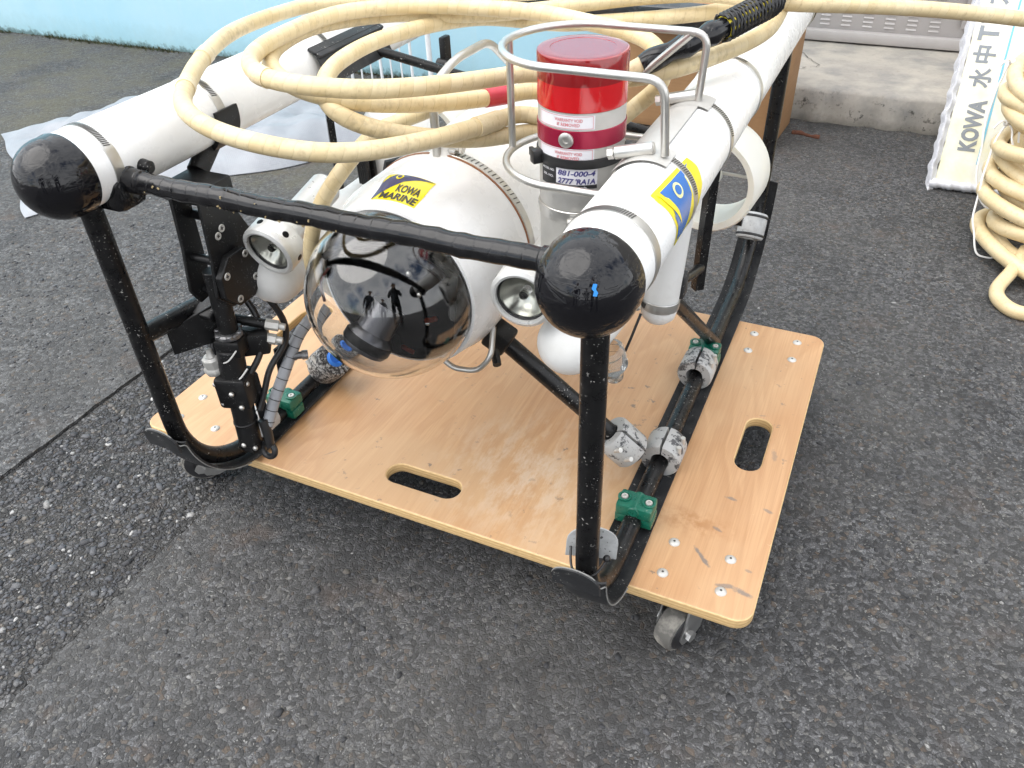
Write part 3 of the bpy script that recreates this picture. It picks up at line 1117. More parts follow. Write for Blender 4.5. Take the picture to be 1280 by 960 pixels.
for (cx, cy), yaw, tr in zip(caster_xy, (-24, 20, -58, -35), (.024, .024, .034, .024)):
    rot = Matrix.Rotation(R_(yaw), 3, 'Z')
    def W(x, y, z):
        return rot @ Vector((x, y, 0))+Vector((cx, cy, z))
    m = M()
    m.box(W(0, 0, .1065), (.088, .066, .003), None, .001)
    m.lathe((cx, cy, .088), (0, 0, 1), [(0, .0), (.020, .0), (.024, .006), (.024, .0165)], 20)
    for s in (-1, 1):     # fork cheeks
        poly = [(-.020, .034), (.016, .034), (.004, -.038), (-.010, -.046), (-.030, -.046), (-.036, -.034)]
        m.prism([(-a, b) for a, b in poly][::-1], W(s*.0185-.0015, 0, .0585), rot @ Vector((0, -1, 0)), Vector((0, 0, 1)), .003)
    fork = m.build('caster', zinc, dl, bevel=.0008)
    ax = rot @ Vector((1, 0, 0))
    wc = W(0, -tr, .032)
    m = M()
    pr_ = [(.012, -.014), (.024, -.014), (.0295, -.012), (.0318, -.006), (.0320, 0), (.0318, .006), (.0295, .012), (.024, .014), (.012, .014)]
    m.lathe(wc, ax, pr_, 36)
    m.build('tyre', tyre, fork)
    m = M()
    m.lathe(wc, ax, [(0, -.0135), (.010, -.0135), (.0115, -.0148), (.0255, -.0143), (.0265, -.0125), (.0265, .0125), (.0255, .0143), (.0115, .0148), (.010, .0135), (0, .0135)], 24)
    m.build('hub', hubm, fork)
    m = M()
    m.cyl(wc-ax*.024, wc+ax*.024, .005, 12, ch=.001)
    m.lathe(wc-ax*.022, ax, [(0, -.003), (.008, -.003), (.008, .002), (0, .002)], 6)
    m.lathe(wc+ax*.020, ax, [(0, 0), (.008, 0), (.008, .005), (0, .005)], 6)
    m.build('axle_bolt', zinc, fork)

# ------------------------------------------------------------------ the underwater robot
X0, XL, XR = .4645, .193, .736
ZT, RT = .587, .0385
ZR = .1415                                   # runner axis height
rov = thing('underwater_robot', 'white and black underwater robot with clear camera dome and twin float tubes on the dolly', 'robot', (X0, .33, HB))
EY = Vector((0, 1, 0))

def onc(xc, zc, R, th, y):
    """point on a cylinder along Y; th in degrees from the top towards +X"""
    a = R_(th)
    return Vector((xc+R*math.sin(a), y, zc+R*math.cos(a)))

def clamp(c, ax, R, w=.012, ang=0.0, slots=(20, 110), housing=True, tight=0.0, mat=None):
    """worm-drive hose clamp: slotted band plus screw housing at angle ang round ax"""
    c, ax = V(c), V(ax).normalized()
    u, wv = perp(ax)
    m = M()
    t = .0009
    m.lathe(c, ax, [(R+.0002, -w/2), (R+t, -w/2+.0006), (R+t+.0004, 0), (R+t, w/2-.0006), (R+.0002, w/2)], 56)
    a0, a1 = slots
    k = int((a1-a0)/3.0)
    for i in range(k):
        a = R_(a0+3.0*i)
        d = u*math.cos(a)+wv*math.sin(a)
        tn = -u*math.sin(a)+wv*math.cos(a)
        p = c+d*(R+t+.0006)
        sl = (ax*.9+tn*.22)*w*.31
        m.add([p-sl-tn*.0006, p-sl+tn*.0006, p+sl+tn*.0006, p+sl-tn*.0006], [(0, 1, 2, 3)], 1)
    o = m.build('hose_clamp', [mat or steel, steel_dark], rov)
    if housing:
        a = R_(ang)
        d = u*math.cos(a)+wv*math.sin(a)
        tn = -u*math.sin(a)+wv*math.cos(a)
        m = M()
        rm = Matrix((tn, ax, d)).transposed()
        m.box(c+d*(R+.0035), (.018, w*1.05, .005), rm, .0012)
        m.cyl(c+d*(R+.0072)-tn*.012, c+d*(R+.0072)+tn*.013, .0042, 14, ch=.001)
        m.lathe(c+d*(R+.0072)+tn*.013, tn, [(0, .004), (.0046, .004), (.005, .003), (.005, 0), (0, 0)], 6)
        m.build('screw_housing', steel, o)
    return o

# --- float tubes with taped end domes
for x, lab in ((XR, 'right'), (XL, 'left')):
    m = M()
    m.lathe((x, -.100, ZT), EY, [(RT-.001, 0), (RT, .002), (RT, .868), (RT-.001, .870)], 56)
    ft = m.build('float_tube', white_paint, rov)
    m = M()
    prof = [(0, -.0400)]+[(.0398*math.sin(R_(a)), -.0398*math.cos(R_(a))) for a in range(6, 100, 6)]+[(.0402, .010), (.0394, .013), (RT, .0135)]
    m.lathe((x, -.107, ZT), EY, prof, 48)
    m.build('end_dome', black_cap, ft)
    m = M()
    m.lathe((x, .770, ZT), EY, [(RT+.0012, -.02), (RT+.0022, -.018), (RT+.0022, .004), (RT-.004, .010), (.02, .016), (0, .017)], 40)
    m.build('rear_cap', black_cap, ft)

for y, ang, sl in ((-.061, 250, (20, 120)), (.050, 12, (70, 170)), (.190, 12, (70, 170)), (.338, 200, (40, 120)), (.735, 230, (40, 110))):
    clamp((XR, y, ZT), EY, RT, .0125, ang, sl, housing=y < 0)
for y, ang, sl in ((-.068, 330, (40, 150)), (.085, 330, (40, 150)), (.300, 300, (40, 150))):
    clamp((XL, y, ZT), EY, RT, .0125, ang, sl)

# --- logo sticker on the right tube
def cyl_sheet(m, xc, zc, R, th0, th1, y0, y1, mat, nu=14, nv=2):
    m.grid(lambda u, v: onc(xc, zc, R, th0+(th1-th0)*u, y0+(y1-y0)*v), nu, nv, mat)
def cyl_poly(m, xc, zc, R, pts, mat, sub=0.004):
    """filled outline given as (arc length s from the top, y) on a cylinder; fan of a subdivided strip"""
    vv, ff = curve_solid([pts], 0.0)
    # cut along s so that it follows the curve
    bm = bmesh.new()
    bv = [bm.verts.new((a, b, 0)) for a, b, _ in vv]
    bm.verts.ensure_lookup_table()
    for f in ff:
        try:
            bm.faces.new([bv[k] for k in f])
        except ValueError:
            pass
    lo, hi = min(p[0] for p in pts), max(p[0] for p in pts)
    k = lo+sub
    while k < hi:
        bmesh.ops.bisect_plane(bm, geom=bm.verts[:]+bm.edges[:]+bm.faces[:], plane_co=(k, 0, 0), plane_no=(1, 0, 0))
        k += sub
    bm.verts.index_update()
    P = [onc(xc, zc, R, math.degrees(v.co.x/R), v.co.y) for v in bm.verts]
    m.add(P, [tuple(v.index for v in f.verts) for f in bm.faces], mat)
    bm.free()
tubes = [o for o in rov.children if o.name.startswith('float_tube')]
ft_r = tubes[0]
m = M()
k = RT*pi/180
s0, s1 = 27*k, 118*k
y0, y1 = -.020, .072
cyl_poly(m, XR, ZT, RT+.0004, [(s0, y0), (s0+.003, y0+.045), (s0+.006, y1-.002), (s0+.018, y1+.003), (s0+.034, y1+.001), (s1-.004, y1-.016), (s1, y1-.04), (s1-.004, y0+.018), (s1-.010, y0+.008), (s1-.024, y0+.010), (s0+.02, y0+.004), (s0+.008, y0-.001)], 0)
cyl_poly(m, XR, ZT, RT+.0007, [(s0+.005, y0+.012), (s0+.007, y0+.040), (s0+.009, y1-.010), (s0+.014, y1-.030), (s0+.030, y1-.032), (s1-.013, y1-.050), (s1-.008, y1-.058), (s1-.012, y0+.012), (s1-.024, y0+.014), (s0+.026, y0+.010), (s0+.03, y0+.013), (s0+.012, y0+.014)], 1)
cyl_poly(m, XR, ZT, RT+.0010, [(s0+.004, y0+.006), (s0+.014, y0+.016), (s0+.027, y0+.022), (s0+.040, y0+.024), (s0+.028, y0+.0165), (s0+.016, y0+.009)], 0)
ring_o = [(s0+.0165+.0068*math.cos(a), y0+.038+.0085*math.sin(a)) for a in [2*pi*i/22 for i in range(22)]]
ring_i = [(s0+.0165+.0042*math.cos(a), y0+.038+.0058*math.sin(a)) for a in [2*pi*i/22 for i in range(22)]]
cyl_poly(m, XR, ZT, RT+.0010, ring_o, 2)
cyl_poly(m, XR, ZT, RT+.0013, ring_i, 1)
m.build('logo_sticker', [sticker_yellow, sticker_blue, Mat('sticker_pale_ring', (.75, .74, .35), .3).mat], ft_r)
# blue fleck on the dome
m = M()
q = Vector((.40, -.80, .42)).normalized()
qu, qv = perp(q)
fl = [(-.0015, -.004), (.0012, -.0045), (.0022, -.002), (.0008, .0005), (.0018, .004), (-.001, .0045), (-.0022, .001), (-.0006, -.001)]
m.add([Vector((XR, -.107, ZT))+(q*.0401+qu*a+qv*b) for a, b in fl], [tuple(range(8))])
m.build('paint_fleck', Mat('blue_fleck', (.02, .22, .62), .4).mat, ft_r)

# --- front crossbar and its end sockets
m = M()
pts = [(XL+.020+(XR-XL-.04)*i/60, -.060, .571+.0006*math.sin(i*.5)) for i in range(61)]
m.tube(pts, [.0106+.0005*math.sin(i*1.9)+.0003*random.uniform(-1, 1) for i in range(61)], 20)
xb = m.build('front_crossbar', black_tape, rov)
m = M()
for i in range(18):
    t = random.choice((random.uniform(.05, .5), random.uniform(.25, .62)))
    x = XL+.02+(XR-XL-.04)*t
    a = R_(random.uniform(-60, 60))
    p = Vector((x, -.060-.0112*math.cos(a), .571+.0112*math.sin(a)))
    s = random.uniform(.0006, .0016)
    m.box(p, (s*1.6, s*.8, s), Matrix.Rotation(random.uniform(0, 3), 3, 'Y'))
fk = m.build('stuck_flakes', Mat('dry_flake', (.36, .28, .15), .8).mat, xb)
fk['kind'] = 'stuff'
for x, s in ((XL, 1), (XR, -1)):
    m = M()
    m.cyl((x+s*.018, -.060, .572), (x+s*.058, -.060, .571), .0125, 20, ch=.002)
    m.sphere((x+s*.030, -.060, .574), .0145, 18, 10)
    m.box((x+s*.014, -.063, .560), (.050, .038, .036), None, .008)
    m.build('bar_socket', black_tape, xb)
m = M()
m.cyl((XL+.030, -.040, .580), (XL+.050, -.040, .577), .0072, 16, ch=.003)
m.build('bar_stub', black_plastic, xb)

# --- runners: front post, bend, runner, bend, rear post in one bent tube each
def runner_path(x, top, off=0.0, y_end=None):
    r1, c1 = .118, (.031, ZR+.118)
    r2, c2 = .150, (.640, ZR+.150)
    out = []
    if top:
        out.append((x, -.087-off, top))
    for i in range(15):
        a = R_(180+90*i/14)
        out.append((x, c1[0]+(r1+off)*math.cos(a), c1[1]+(r1+off)*math.sin(a)))
    for i in range(1, 12):
        out.append((x, c1[0]+(c2[0]-c1[0])*i/12, ZR-off))
    for i in range(15):
        a = R_(270+90*i/14)
        out.append((x, c2[0]+(r2+off)*math.cos(a), c2[1]+(r2+off)*math.sin(a)))
    if top:
        out.append((x, .790+off, .575 if x > .5 else .32))
    return out
for x in (XR, XL):
    m = M()
    m.tube(runner_path(x, .575), .0118, 18)
    rn = m.build('runner_frame', black_plastic, rov)
    m = M()                                # rubber strip hugging its underside, cut off at the front
    pth = runner_path(x, None, .0135)
    pth = pth[1:]
    nn = len(pth)
    secs = []
    for i, p in enumerate(pth):
        a, b = Vector(pth[max(i-1, 0)]), Vector(pth[min(i+1, nn-1)])
        t = (b-a).normalized()
        nrm = Vector((0, -t.z, t.y))         # towards the inside of the bend
        c = Vector(p)
        row = []
        for sx, off in ((-.0245, .0035), (-.020, .0010), (-.010, -.0008), (.010, -.0008), (.020, .0010), (.0245, .0035), (.0245, .0008), (.020, -.0016), (.010, -.0028), (-.010, -.0028), (-.020, -.0016), (-.0245, .0008)):
            row.append(c+Vector((sx, 0, 0))+nrm*off)
        secs.append(row)
    vv = [p for r in secs for p in r]
    kk = 12
    ff = []
    for i in range(nn-1):
        for j in range(kk):
            ff.append((i*kk+j, i*kk+(j+1) % kk, (i+1)*kk+(j+1) % kk, (i+1)*kk+j))
    ff += [tuple(range(kk)), tuple((nn-1)*kk+j for j in range(kk-1, -1, -1))]
    m.add(vv, ff)
    m.build('rubber_strip', black_rubber, rn, sharp=60)
    m = M()                                # rounded toe plate at the strip's front end with a pale scuffed rim
    c0 = Vector((x-.004, -.1035, .247))
    t0 = Vector((0, -.15, 1)).normalized()
    n0 = Vector((0, -1, -.15)).normalized()
    toe = []
    for i in range(25):
        a = pi*i/24
        toe.append((.0255*math.cos(a), .018*math.sin(a)))
    toe += [(-.0255, -.014), (.0255, -.014)]
    m.prism(toe, c0+n0*.003, Vector((1, 0, 0)), t0, .003)
    m.build('toe_plate', black_rubber, rn)
    rim = [c0+n0*.0035+Vector((a, 0, 0))+t0*b for a, b in toe[:25]]
    side = [Vector((x+.0255-.0005, p[1], p[2])) for p in pth[0:11]]
    m = M()
    m.tube(smooth_path(rim[::-1][:20]+[rim[0]+t0*-.006]+side, .004, 3), .0008, 6)
    m.build('scuffed_rim', pale_edge, rn)
    m = M()
    m.tube(smooth_path([c0+n0*.0042+Vector((-.012, 0, 0))+t0*.003, c0+n0*.0045+t0*.0005, c0+n0*.0042+Vector((.013, 0, 0))+t0*-.001], .003), .0010, 6)
    m.build('toe_slot', pale_edge, rn)

# grey half-moon plate tied to the right front post
m = M()
pl = [(-.026, -.016), (.026, -.016), (.026, .004)]+[(.026*math.cos(pi*i/12), .004+.019*math.sin(pi*i/12)) for i in range(1, 12)]+[(-.026, .004)]
m.prism(pl, (XR-.001, -.070, .262), (.96, .28, 0), (0, .18, .98), .002)
gp = m.build('tie_plate', grey_paint, rov, bevel=.0005)
m = M()
m.tube(smooth_path([(XR-.020, -.081, .262), (XR-.012, -.098, .252), (XR, -.1015, .248), (XR+.012, -.096, .250), (XR+.019, -.078, .258)], .003), .0013, 8)
m.sphere((XR+.018, -.079, .258), .004, 10, 6)
m.build('wire_tie', zip_black, gp)

# --- pipe clamps along the runners
def green_clamp(c, ax, inward):
    c, ax = V(c), V(ax).normalized()
    side = Vector((1, 0, 0))
    upv = side.cross(ax)
    if upv.z < 0:
        upv = -upv
    rm = Matrix((side, ax, upv)).transposed()
    m = M()
    m.box(c+upv*.010, (.046, .030, .018), rm, .0035)
    m.box(c-upv*.006, (.048, .026, .016), rm, .003)
    m.cyl(c-ax*.016+upv*.012, c+ax*.016+upv*.012, .0075, 14, ch=.001)
    for s in (-1, 1):
        m.lathe(c+side*s*.0155+upv*.0185, upv, [(.0085, 0), (.0085, .0025), (.0060, .0028), (.0055, .0010), (0, .0010)], 16)
    g = m.build('green_pipe_clamp', green_plastic, rov)
    for s in (-1, 1):
        m = M()
        m.lathe(c+side*s*.0155+upv*.0196, upv, [(0, .001), (.0018, .001), (.0018, .0022), (.0042, .0022), (.0045, .0), (0, 0)], 12)
        m.build('clamp_bolt', steel_dull, g)
def collar(c, ax, R=.0265, L_=.044, mat=None, split=(0, 0, 1)):
    """split collar: two half shells with a visible slot"""
    c, ax = V(c), V(ax).normalized()
    sp = V(split)
    sp = (sp-ax*sp.dot(ax)).normalized()
    sd = ax.cross(sp)
    m = M()
    for s in (-1, 1):
        ring = []
        nseg = 14
        for i in range(nseg+1):
            a = R_(-86+172*i/nseg)
            ring.append((math.cos(a), math.sin(a)))
        vv, ff = [], []
        prof = [(.0125, -L_/2), (R-.002, -L_/2), (R, -L_/2+.003), (R, L_/2-.003), (R-.002, L_/2), (.0125, L_/2)]
        for ca, sa in ring:
            for r, h in prof:
                vv.append(c+ax*h+(sd*s*ca+sp*sa)*r)
        k = len(prof)
        for i in range(nseg):
            for j in range(k):
                q = (i*k+j, i*k+(j+1) % k, (i+1)*k+(j+1) % k, (i+1)*k+j)
                ff.append(q if s > 0 else q[::-1])
        ff += [tuple(range(k)), tuple(nseg*k+j for j in range(k))]
        m.add(vv, ff)
    o = m.build('split_collar', mat or flaky_white, rov, sharp=35)
    m = M()
    for h in (-.010, .010):
        m.cyl(c+ax*h+sd*R*.80+sp*.011, c+ax*h+sd*R*.80+sp*R*.86, .0034, 10)
    m.build('collar_screw', steel_dull, o)
    return o
green_clamp((XR, .095, ZR+.006), EY, -1)
green_clamp((XR-.002, .446, ZR+.010), EY, -1)
green_clamp((XL, .100, ZR+.006), EY, 1)
collar((XR+.002, .212, ZR+.008), EY)
collar((XR-.003, .412, ZR+.008), EY)
collar((XR, .742, .232), (0, .55, .83), .0235, .044, grey_paint, (1, 0, 0))
m = M()                                   # black rubber bands round the rear collar
for d in (-.016, .016):
    q = Vector((XR, .742, .232))+Vector((0, .55, .83)).normalized()*d
    m.lathe(q, (0, .55, .83), [(.0236, -.0022), (.0250, -.001), (.0250, .001), (.0236, .0022)], 28)
m.build('rubber_band', zip_black, rov)
collar((XL+.004, .045, ZR+.020), (0.1, .95, .1), .021, .034, grey_paint)
cc, ca_ = Vector((.214, .188, .168)), Vector((.66, -.10, .62)).normalized()
co = collar(cc, ca_, .0275, .044, flaky_grey)
m = M()
m.lathe(cc, ca_, [(.0123, -.018), (.0135, .0225), (.010, .026), (.006, .020), (0, .020)], 20)
m.build('foam_plug', blue_foam, co)

# struts from hull to runners
m = M()
m.cyl((.530, .125, .352), (.712, .178, .160), .0110, 16, ch=.002)
m.build('strut', black_plastic, rov)
sd_ = (Vector((.712, .178, .160))-Vector((.530, .125, .352))).normalized()
collar(Vector((.690, .1715, .183)), sd_, .0265, .044, flaky_white, (0.6, -.3, .6))
m = M()
m.cyl((.700, .235, .392), (.742, .485, .150), .0095, 16, ch=.002)
m.build('strut', black_plastic, rov)
m = M()                                   # side rail on the left
m.cyl((XL, -.087, .388), (XL, .300, .340), .0115, 16, ch=.002)
m.build('side_rail', black_plastic, rov)
for x, t_, sz in ((XR, .0068, 4), (XL, .0055, 4)):
    m = M()
    s_ = Matrix.Rotation(R_(45), 3, 'Z')
    m.tube([(x, .322, .560), (x-.001, .316, .345)], t_*1.25, 4)
    m.build('hanger_bar', black_plastic, rov, sharp=30)
m = M()
m.tube(smooth_path([(XR-.018, .205, .415), (XR-.008, .25, .392), (XR, .313, .377)], .008), .0065, 12)
m.sphere((XR-.018, .205, .415), .012, 14, 8)
m.build('hanger_link', black_plastic, rov)
# rear crossbars
m = M()
m.box((X0, .745, .566), (XR-XL-.03, .020, .034), Matrix.Rotation(R_(20), 3, 'X'), .004)
m.build('rear_crossbar', worn('dark_slate_bar', (.028, .036, .042), .25, (.07, .085, .095), .7, 30), rov)
m = M()
m.cyl((XL+.045, .380, .583), (XR-.06, .470, .470), .0065, 12, ch=.001)
m.build('cross_rod', black_plastic, rov)
m = M()
m.cyl((XL, .60, .30), (XR, .62, .30), .010, 14)
m.build('rear_strut', black_plastic, rov)

# --- pressure hull with camera dome
HZ, HR, HRF = .441, .108, .0965
m = M()
m.lathe((X0, 0, HZ), EY, [(HRF-.006, .034), (HRF, .036), (HRF+.0015, .040), (HRF+.0035, .052), (HRF+.0040, .0525), (HRF+.0065, .066), (HR-.001, .078), (HR, .085), (HR, .50), (HR-.008, .525), (HR-.03, .55), (HR-.06, .562), (0, .565)], 72)
hull = m.build('pressure_hull', white_paint, rov)
m = M()
DR, DY = .0935, .030
prof = [(DR*math.sin(R_(a)), -DR*math.cos(R_(a))) for a in range(3, 91, 3)]
prof_o = [(0, -DR)]+prof+[(DR, .012)]
dr2 = DR-.0035
prof_i = [(dr2, .012)]+[(dr2*math.sin(R_(a)), -dr2*math.cos(R_(a))) for a in range(90, 2, -3)]+[(0, -dr2)]
m.lathe((X0, DY, HZ), EY, prof_o+prof_i, 72)
m.build('camera_dome', dome_glass, hull, sharp=45)
m = M()
m.lathe((X0, 0, HZ), EY, [(.0, .060), (.084, .060), (.0895, .046), (.0895, .036)], 64)
m.build('dome_backing', inside_black, hull)
# camera block inside the dome
m = M()
cax = Vector((-.36, -.56, -.74)).normalized()
cp = Vector((.4575, .0085, .4150))
m.lathe(cp, cax, [(0, -.02), (.019, -.02), (.0205, .012), (.026, .018), (.027, .021), (.027, .031), (.025, .036), (.020, .037), (.018, .031), (0, .031)], 36)
m.build('dome_camera', lens_grey, hull)
m = M()
m.lathe(cp, cax, [(.0271, .0205), (.0280, .022), (.0280, .030), (.0271, .0315)], 36)
m.build('lens_ring', inside_black, hull)
m = M()
m.prism([(-.004, -.07), (.055, -.055), (.065, .03), (.02, .068), (-.004, .06)], (X0+.010, .026, HZ), (1, .25, 0), (0, 0, 1), .003)
m.build('camera_plate', inside_black, hull)
m = M()
arc = [(X0+.078*math.cos(R_(a)), .012+.02*math.sin(R_(a)), HZ+.030+.02*math.sin(R_(a))) for a in range(20, 165, 8)]
m.tube(arc, .0042, 10)
m.build('camera_cradle', inside_black, hull)
m = M()
m.tube(smooth_path([(X0-.045, -.012, HZ+.043), (X0-.056, -.015, HZ+.025), (X0-.056, -.016, HZ+.003)], .004), .0016, 6)
m.box((X0+.022, .012, HZ-.058), (.016, .004, .005), Matrix.Rotation(.3, 3, 'Y'), .001)
m.box((X0+.052, .018, HZ-.015), (.016, .004, .005), Matrix.Rotation(-.4, 3, 'Y'), .001)
m.build('orange_marks', orange_mark, hull)
for a, b in ((.040, .012), (.046, -.022), (.030, .035)):
    m = M()
    m.sphere((X0+a, .020, HZ+b), .0028, 10, 6)
    m.build('plate_screw', steel, hull)
# clamp band round the hull with its copper-coloured edge
hc = clamp((X0, .163, HZ), EY, HR, .0125, 95, (20, 150))
m = M()
m.lathe((X0, .154, HZ), EY, [(HR+.0002, -.0016), (HR+.0011, -.001), (HR+.0011, .001), (HR+.0002, .0016)], 64)
m.build('copper_strip', copper, hc)
m = M()
m.lathe((X0, .163, HZ+HR-.004), (0, 0, 1), [(.020, 0), (.013, .006), (.0095, .014), (.0095, .022), (0, .022)], 20)
m.build('handle_boss', white_paint, hull)
m = M()
m.tube(fillet([(X0, .150, HZ+HR), (X0, .152, .622), (X0, .205, .636), (X0, .290, .634), (X0, .375, .572), (X0, .385, HZ+HR-.003)], .022), .0048, 12)
m.build('lifting_handle', steel, hull)
# sticker
m = M()
th0, th1, sy0, sy1 = -13.5, 16.5, .0475, .0915
hk = HR*pi/180
a0, a1 = th0*hk, th1*hk
# the front of the hull tapers, so the sticker follows the hull radius
def hull_r(y):
    pts_ = [(.034, HRF), (.040, HRF+.0015), (.052, HRF+.0035), (.066, HRF+.0065), (.078, HR-.001), (.085, HR), (.5, HR)]
    for (ya, ra), (yb, rb) in zip(pts_[:-1], pts_[1:]):
        if y <= yb:
            t = (y-ya)/(yb-ya)
            return ra+(rb-ra)*max(0, min(1, t))
    return HR
def hull_pt(s, y, lift):
    return onc(X0, HZ, hull_r(y)+lift, math.degrees(s/HR), y)
def hull_poly(m, pts, lift, mat):
    vv, ff = curve_solid([pts], 0.0)
    bm = bmesh.new()
    bv = [bm.verts.new((a, b, 0)) for a, b, _ in vv]
    for f in ff:
        try:
            bm.faces.new([bv[q] for q in f])
        except ValueError:
            pass
    for i in range(1, 12):
        bmesh.ops.bisect_plane(bm, geom=bm.verts[:]+bm.edges[:]+bm.faces[:], plane_co=(a0+(a1-a0)*i/12, 0, 0), plane_no=(1, 0, 0))
    for yy in (.052, .066, .078, .085):
        bmesh.ops.bisect_plane(bm, geom=bm.verts[:]+bm.edges[:]+bm.faces[:], plane_co=(0, yy, 0), plane_no=(0, 1, 0))
    bm.verts.index_update()
    m.add([hull_pt(v.co.x, v.co.y, lift) for v in bm.verts], [tuple(v.index for v in f.verts) for f in bm.faces], mat)
    bm.free()
W_, H_ = a1-a0, sy1-sy0
def SP(u, v):
    return (a0+W_*u, sy0+H_*v)
hull_poly(m, [SP(0, 0), SP(1, 0), SP(1, 1), SP(0, 1)], .0004, 0)
hull_poly(m, [SP(0, .02), SP(0, .98), SP(.16, .985), SP(.30, .985), SP(1, .97), SP(.72, .86), SP(.45, .68), SP(.24, .45), SP(.10, .20), SP(.03, .02)], .0007, 1)
hull_poly(m, [SP(.02, .60), SP(.02, .98), SP(.20, .985), SP(.10, .82)], .0010, 0)
ringp = [SP(.30+.075*math.cos(2*pi*i/20), .86+.11*math.sin(2*pi*i/20)) for i in range(20)]
ringq = [SP(.30+.045*math.cos(2*pi*i/20), .86+.065*math.sin(2*pi*i/20)) for i in range(20)]
hull_poly(m, ringp, .0010, 0)
hull_poly(m, ringq, .0013, 1)
for body, cu_, cv_, w_, h_ in (('KOWA', .66, .46, .50, .25), ('MARINE', .56, .165, .80, .235)):
    vv, ff = text2d(body, W_*w_, H_*h_, .03)
    m.add([hull_pt(a0+W_*cu_+x, sy0+H_*cv_+y, .0010) for x, y in vv], ff, 2)
m.build('logo_sticker', [sticker_yellow, sticker_navy, sticker_dark], hull)
# hoop and bracket under / beside the hull
m = M()
m.tube(fillet([(.500, .060, HZ-.100), (.514, .060, .332), (.545, .060, .336), (.563, .062, .360), (.556, .085, .385)], .012), .0034, 10)
m.build('lower_hoop', steel, rov)
m = M()
m.box((.548, .115, .350), (.030, .03, .030), Matrix.Rotation(.5, 3, 'Y'), .004)
m.cyl((.556, .085, .352), (.566, .070, .344), .005, 8)
m.build('hull_bracket', black_matte, rov)
m = M()
m.prism([(0, 0), (.05, -.012), (.075, .006), (.06, .03), (.01, .03)], (.372, .165, .492), (.55, .83, 0), (0, 0, 1), .006)
m.lathe((.384, .172, .507), (.83, -.55, 0), [(0, .008), (.004, .008), (.004, 0)], 12)
m.build('side_bracket', black_matte, rov)
m = M()                                   # vertical thruster housing behind, left of the hull
m.lathe((.300, .330, .40), (0, 0, 1), [(0, 0), (.040, 0), (.046, .01), (.046, .115), (.040, .125), (.030, .128), (.028, .10), (0, .10)], 32)
vt = m.build('vertical_thruster', white_plastic, rov)
m = M()
for i in range(5):
    m.box((.268+.004*i, .270-.001*i, .462), (.0028, .008, .050), None, .0005)
m.box((.276, .279, .462), (.024, .006, .056), None, .001)
m.build('vent_grille', black_matte, vt)

# --- lamps
def lamp(c, ax, back):
    c, ax = V(c), V(ax).normalized()
    m = M()
    m.lathe(c, ax, [(0.0263, .0), (0.0287, -.0005), (0.0322, .0015), (0.0328, .004), (0.0328, .026), (0.0310, .029), (0.0205, .031), (0.0193, .034), (0.0193, back-.003), (0.0175, back), (0, back)], 40)
    m.lathe(c, ax, [(0.0263, .0), (0.0257, .006)], 40)
    lp = m.build('lamp', alu_white, rov)
    u, w = perp(ax)
    m = M()
    for i in range(6):
        a = R_(20+60*i)
        d = u*math.cos(a)+w*math.sin(a)
        m.lathe(c+ax*.015+d*.0326, d, [(0, .0006), (0.0035, .0006), (0.0040, 0)], 12)
    m.build('vent_hole', inside_black, lp)
    m = M()
    m.lathe(c, ax, [(0.0260, .004), (0.0252, .005), (0.0216, .010), (0.0152, .017), (0.0070, .022), (0, .023)], 36)
    m.build('reflector', reflector, lp)
    m = M()
    m.lathe(c, ax, [(0.0263, .0035), (0.0246, .0030), (0.0240, .0052), (0.0260, .0060)], 36)
    m.build('seal_ring', zip_black, lp)
    m = M()
    m.lathe(c, ax, [(0, .0052), (0.0246, .0052), (0.0246, .0075), (0, .0075)], 36)
    m.build('lamp_glass', lens_glass, lp)
    m = M()
    m.cyl(c+ax*.012, c+ax*.022, .005, 12)
    m.sphere(c+ax*.011, .005, 12, 8)
    m.build('bulb', lens_glass, lp)
    return lp
lamp((.622, .018, .474), (-.06, .99, .06), .10)
lamp((.309, .020, .463), (.02, .975, .24), .125)
m = M()
m.box((.315, .07, .470), (.012, .02, .014), None, .002)
m.cyl((.330, .08, .478), (.375, .10, .485), .006, 10)
m.build('lamp_bracket', black_matte, rov)
m = M()
m.cyl((.610, .09, .478), (.555, .10, .480), .006, 10)
m.build('lamp_bracket', black_matte, rov)

# --- horizontal thrusters: capsule, duct
for s in (1, -1):
    c = Vector((X0+s*.1925, .062, .404))
    e = Vector((X0+s*.2340, .52, .412))
    ax = (e-c).normalized()
    Lh = (e-c).length
    Rc = .0345
    m = M()
    prof = [(0, -Rc*.95)]+[(Rc*math.sin(R_(a)), -Rc*.95*math.cos(R_(a))) for a in range(10, 91, 10)]+[(Rc, .16), (Rc-.002, .165), (.024, .20), (.018, .30), (.014, Lh), (0, Lh+.01)]
    m.lathe(c, ax, prof, 40)
    th = m.build('thruster', white_plastic, rov)
    m = M()
    m.lathe(e, ax, [(.061, -.035), (.0700, -.038), (.0730, -.034), (.0730, .030), (.071, .034), (.061, .034), (.0605, 0)], 56, closed=True)
    m.build('thruster_duct', milky, th)
    m = M()
    u, w = perp(ax)
    for k_ in range(2):
        a = R_(180*k_)
        d = u*math.cos(a)+w*math.sin(a)
        m.cyl(e+ax*.01, e+ax*.01+d*.068, .0025, 8)
    m.build('duct_stay', steel_dull, th)
    m = M()
    m.lathe(Vector((X0+s*.228, .085, .392)), (s*.1, .3, -1), [(.012, 0), (.017, .004), (.014, .010), (.018, .016), (.014, .022), (.018, .028), (.013, .034), (.010, .05), (0, .05)], 20)
    m.build('hose_fitting', clear_plastic, th)
    m = M()
    m.lathe(c-ax*Rc*.62+Vector((0, 0, -Rc*.62))*1.0, (ax*-.6+Vector((0, 0, -.8))), [(0, .0020), (.002, .0020), (.003, .001)], 10)
    m.build('drain_screw', steel_dull, th)

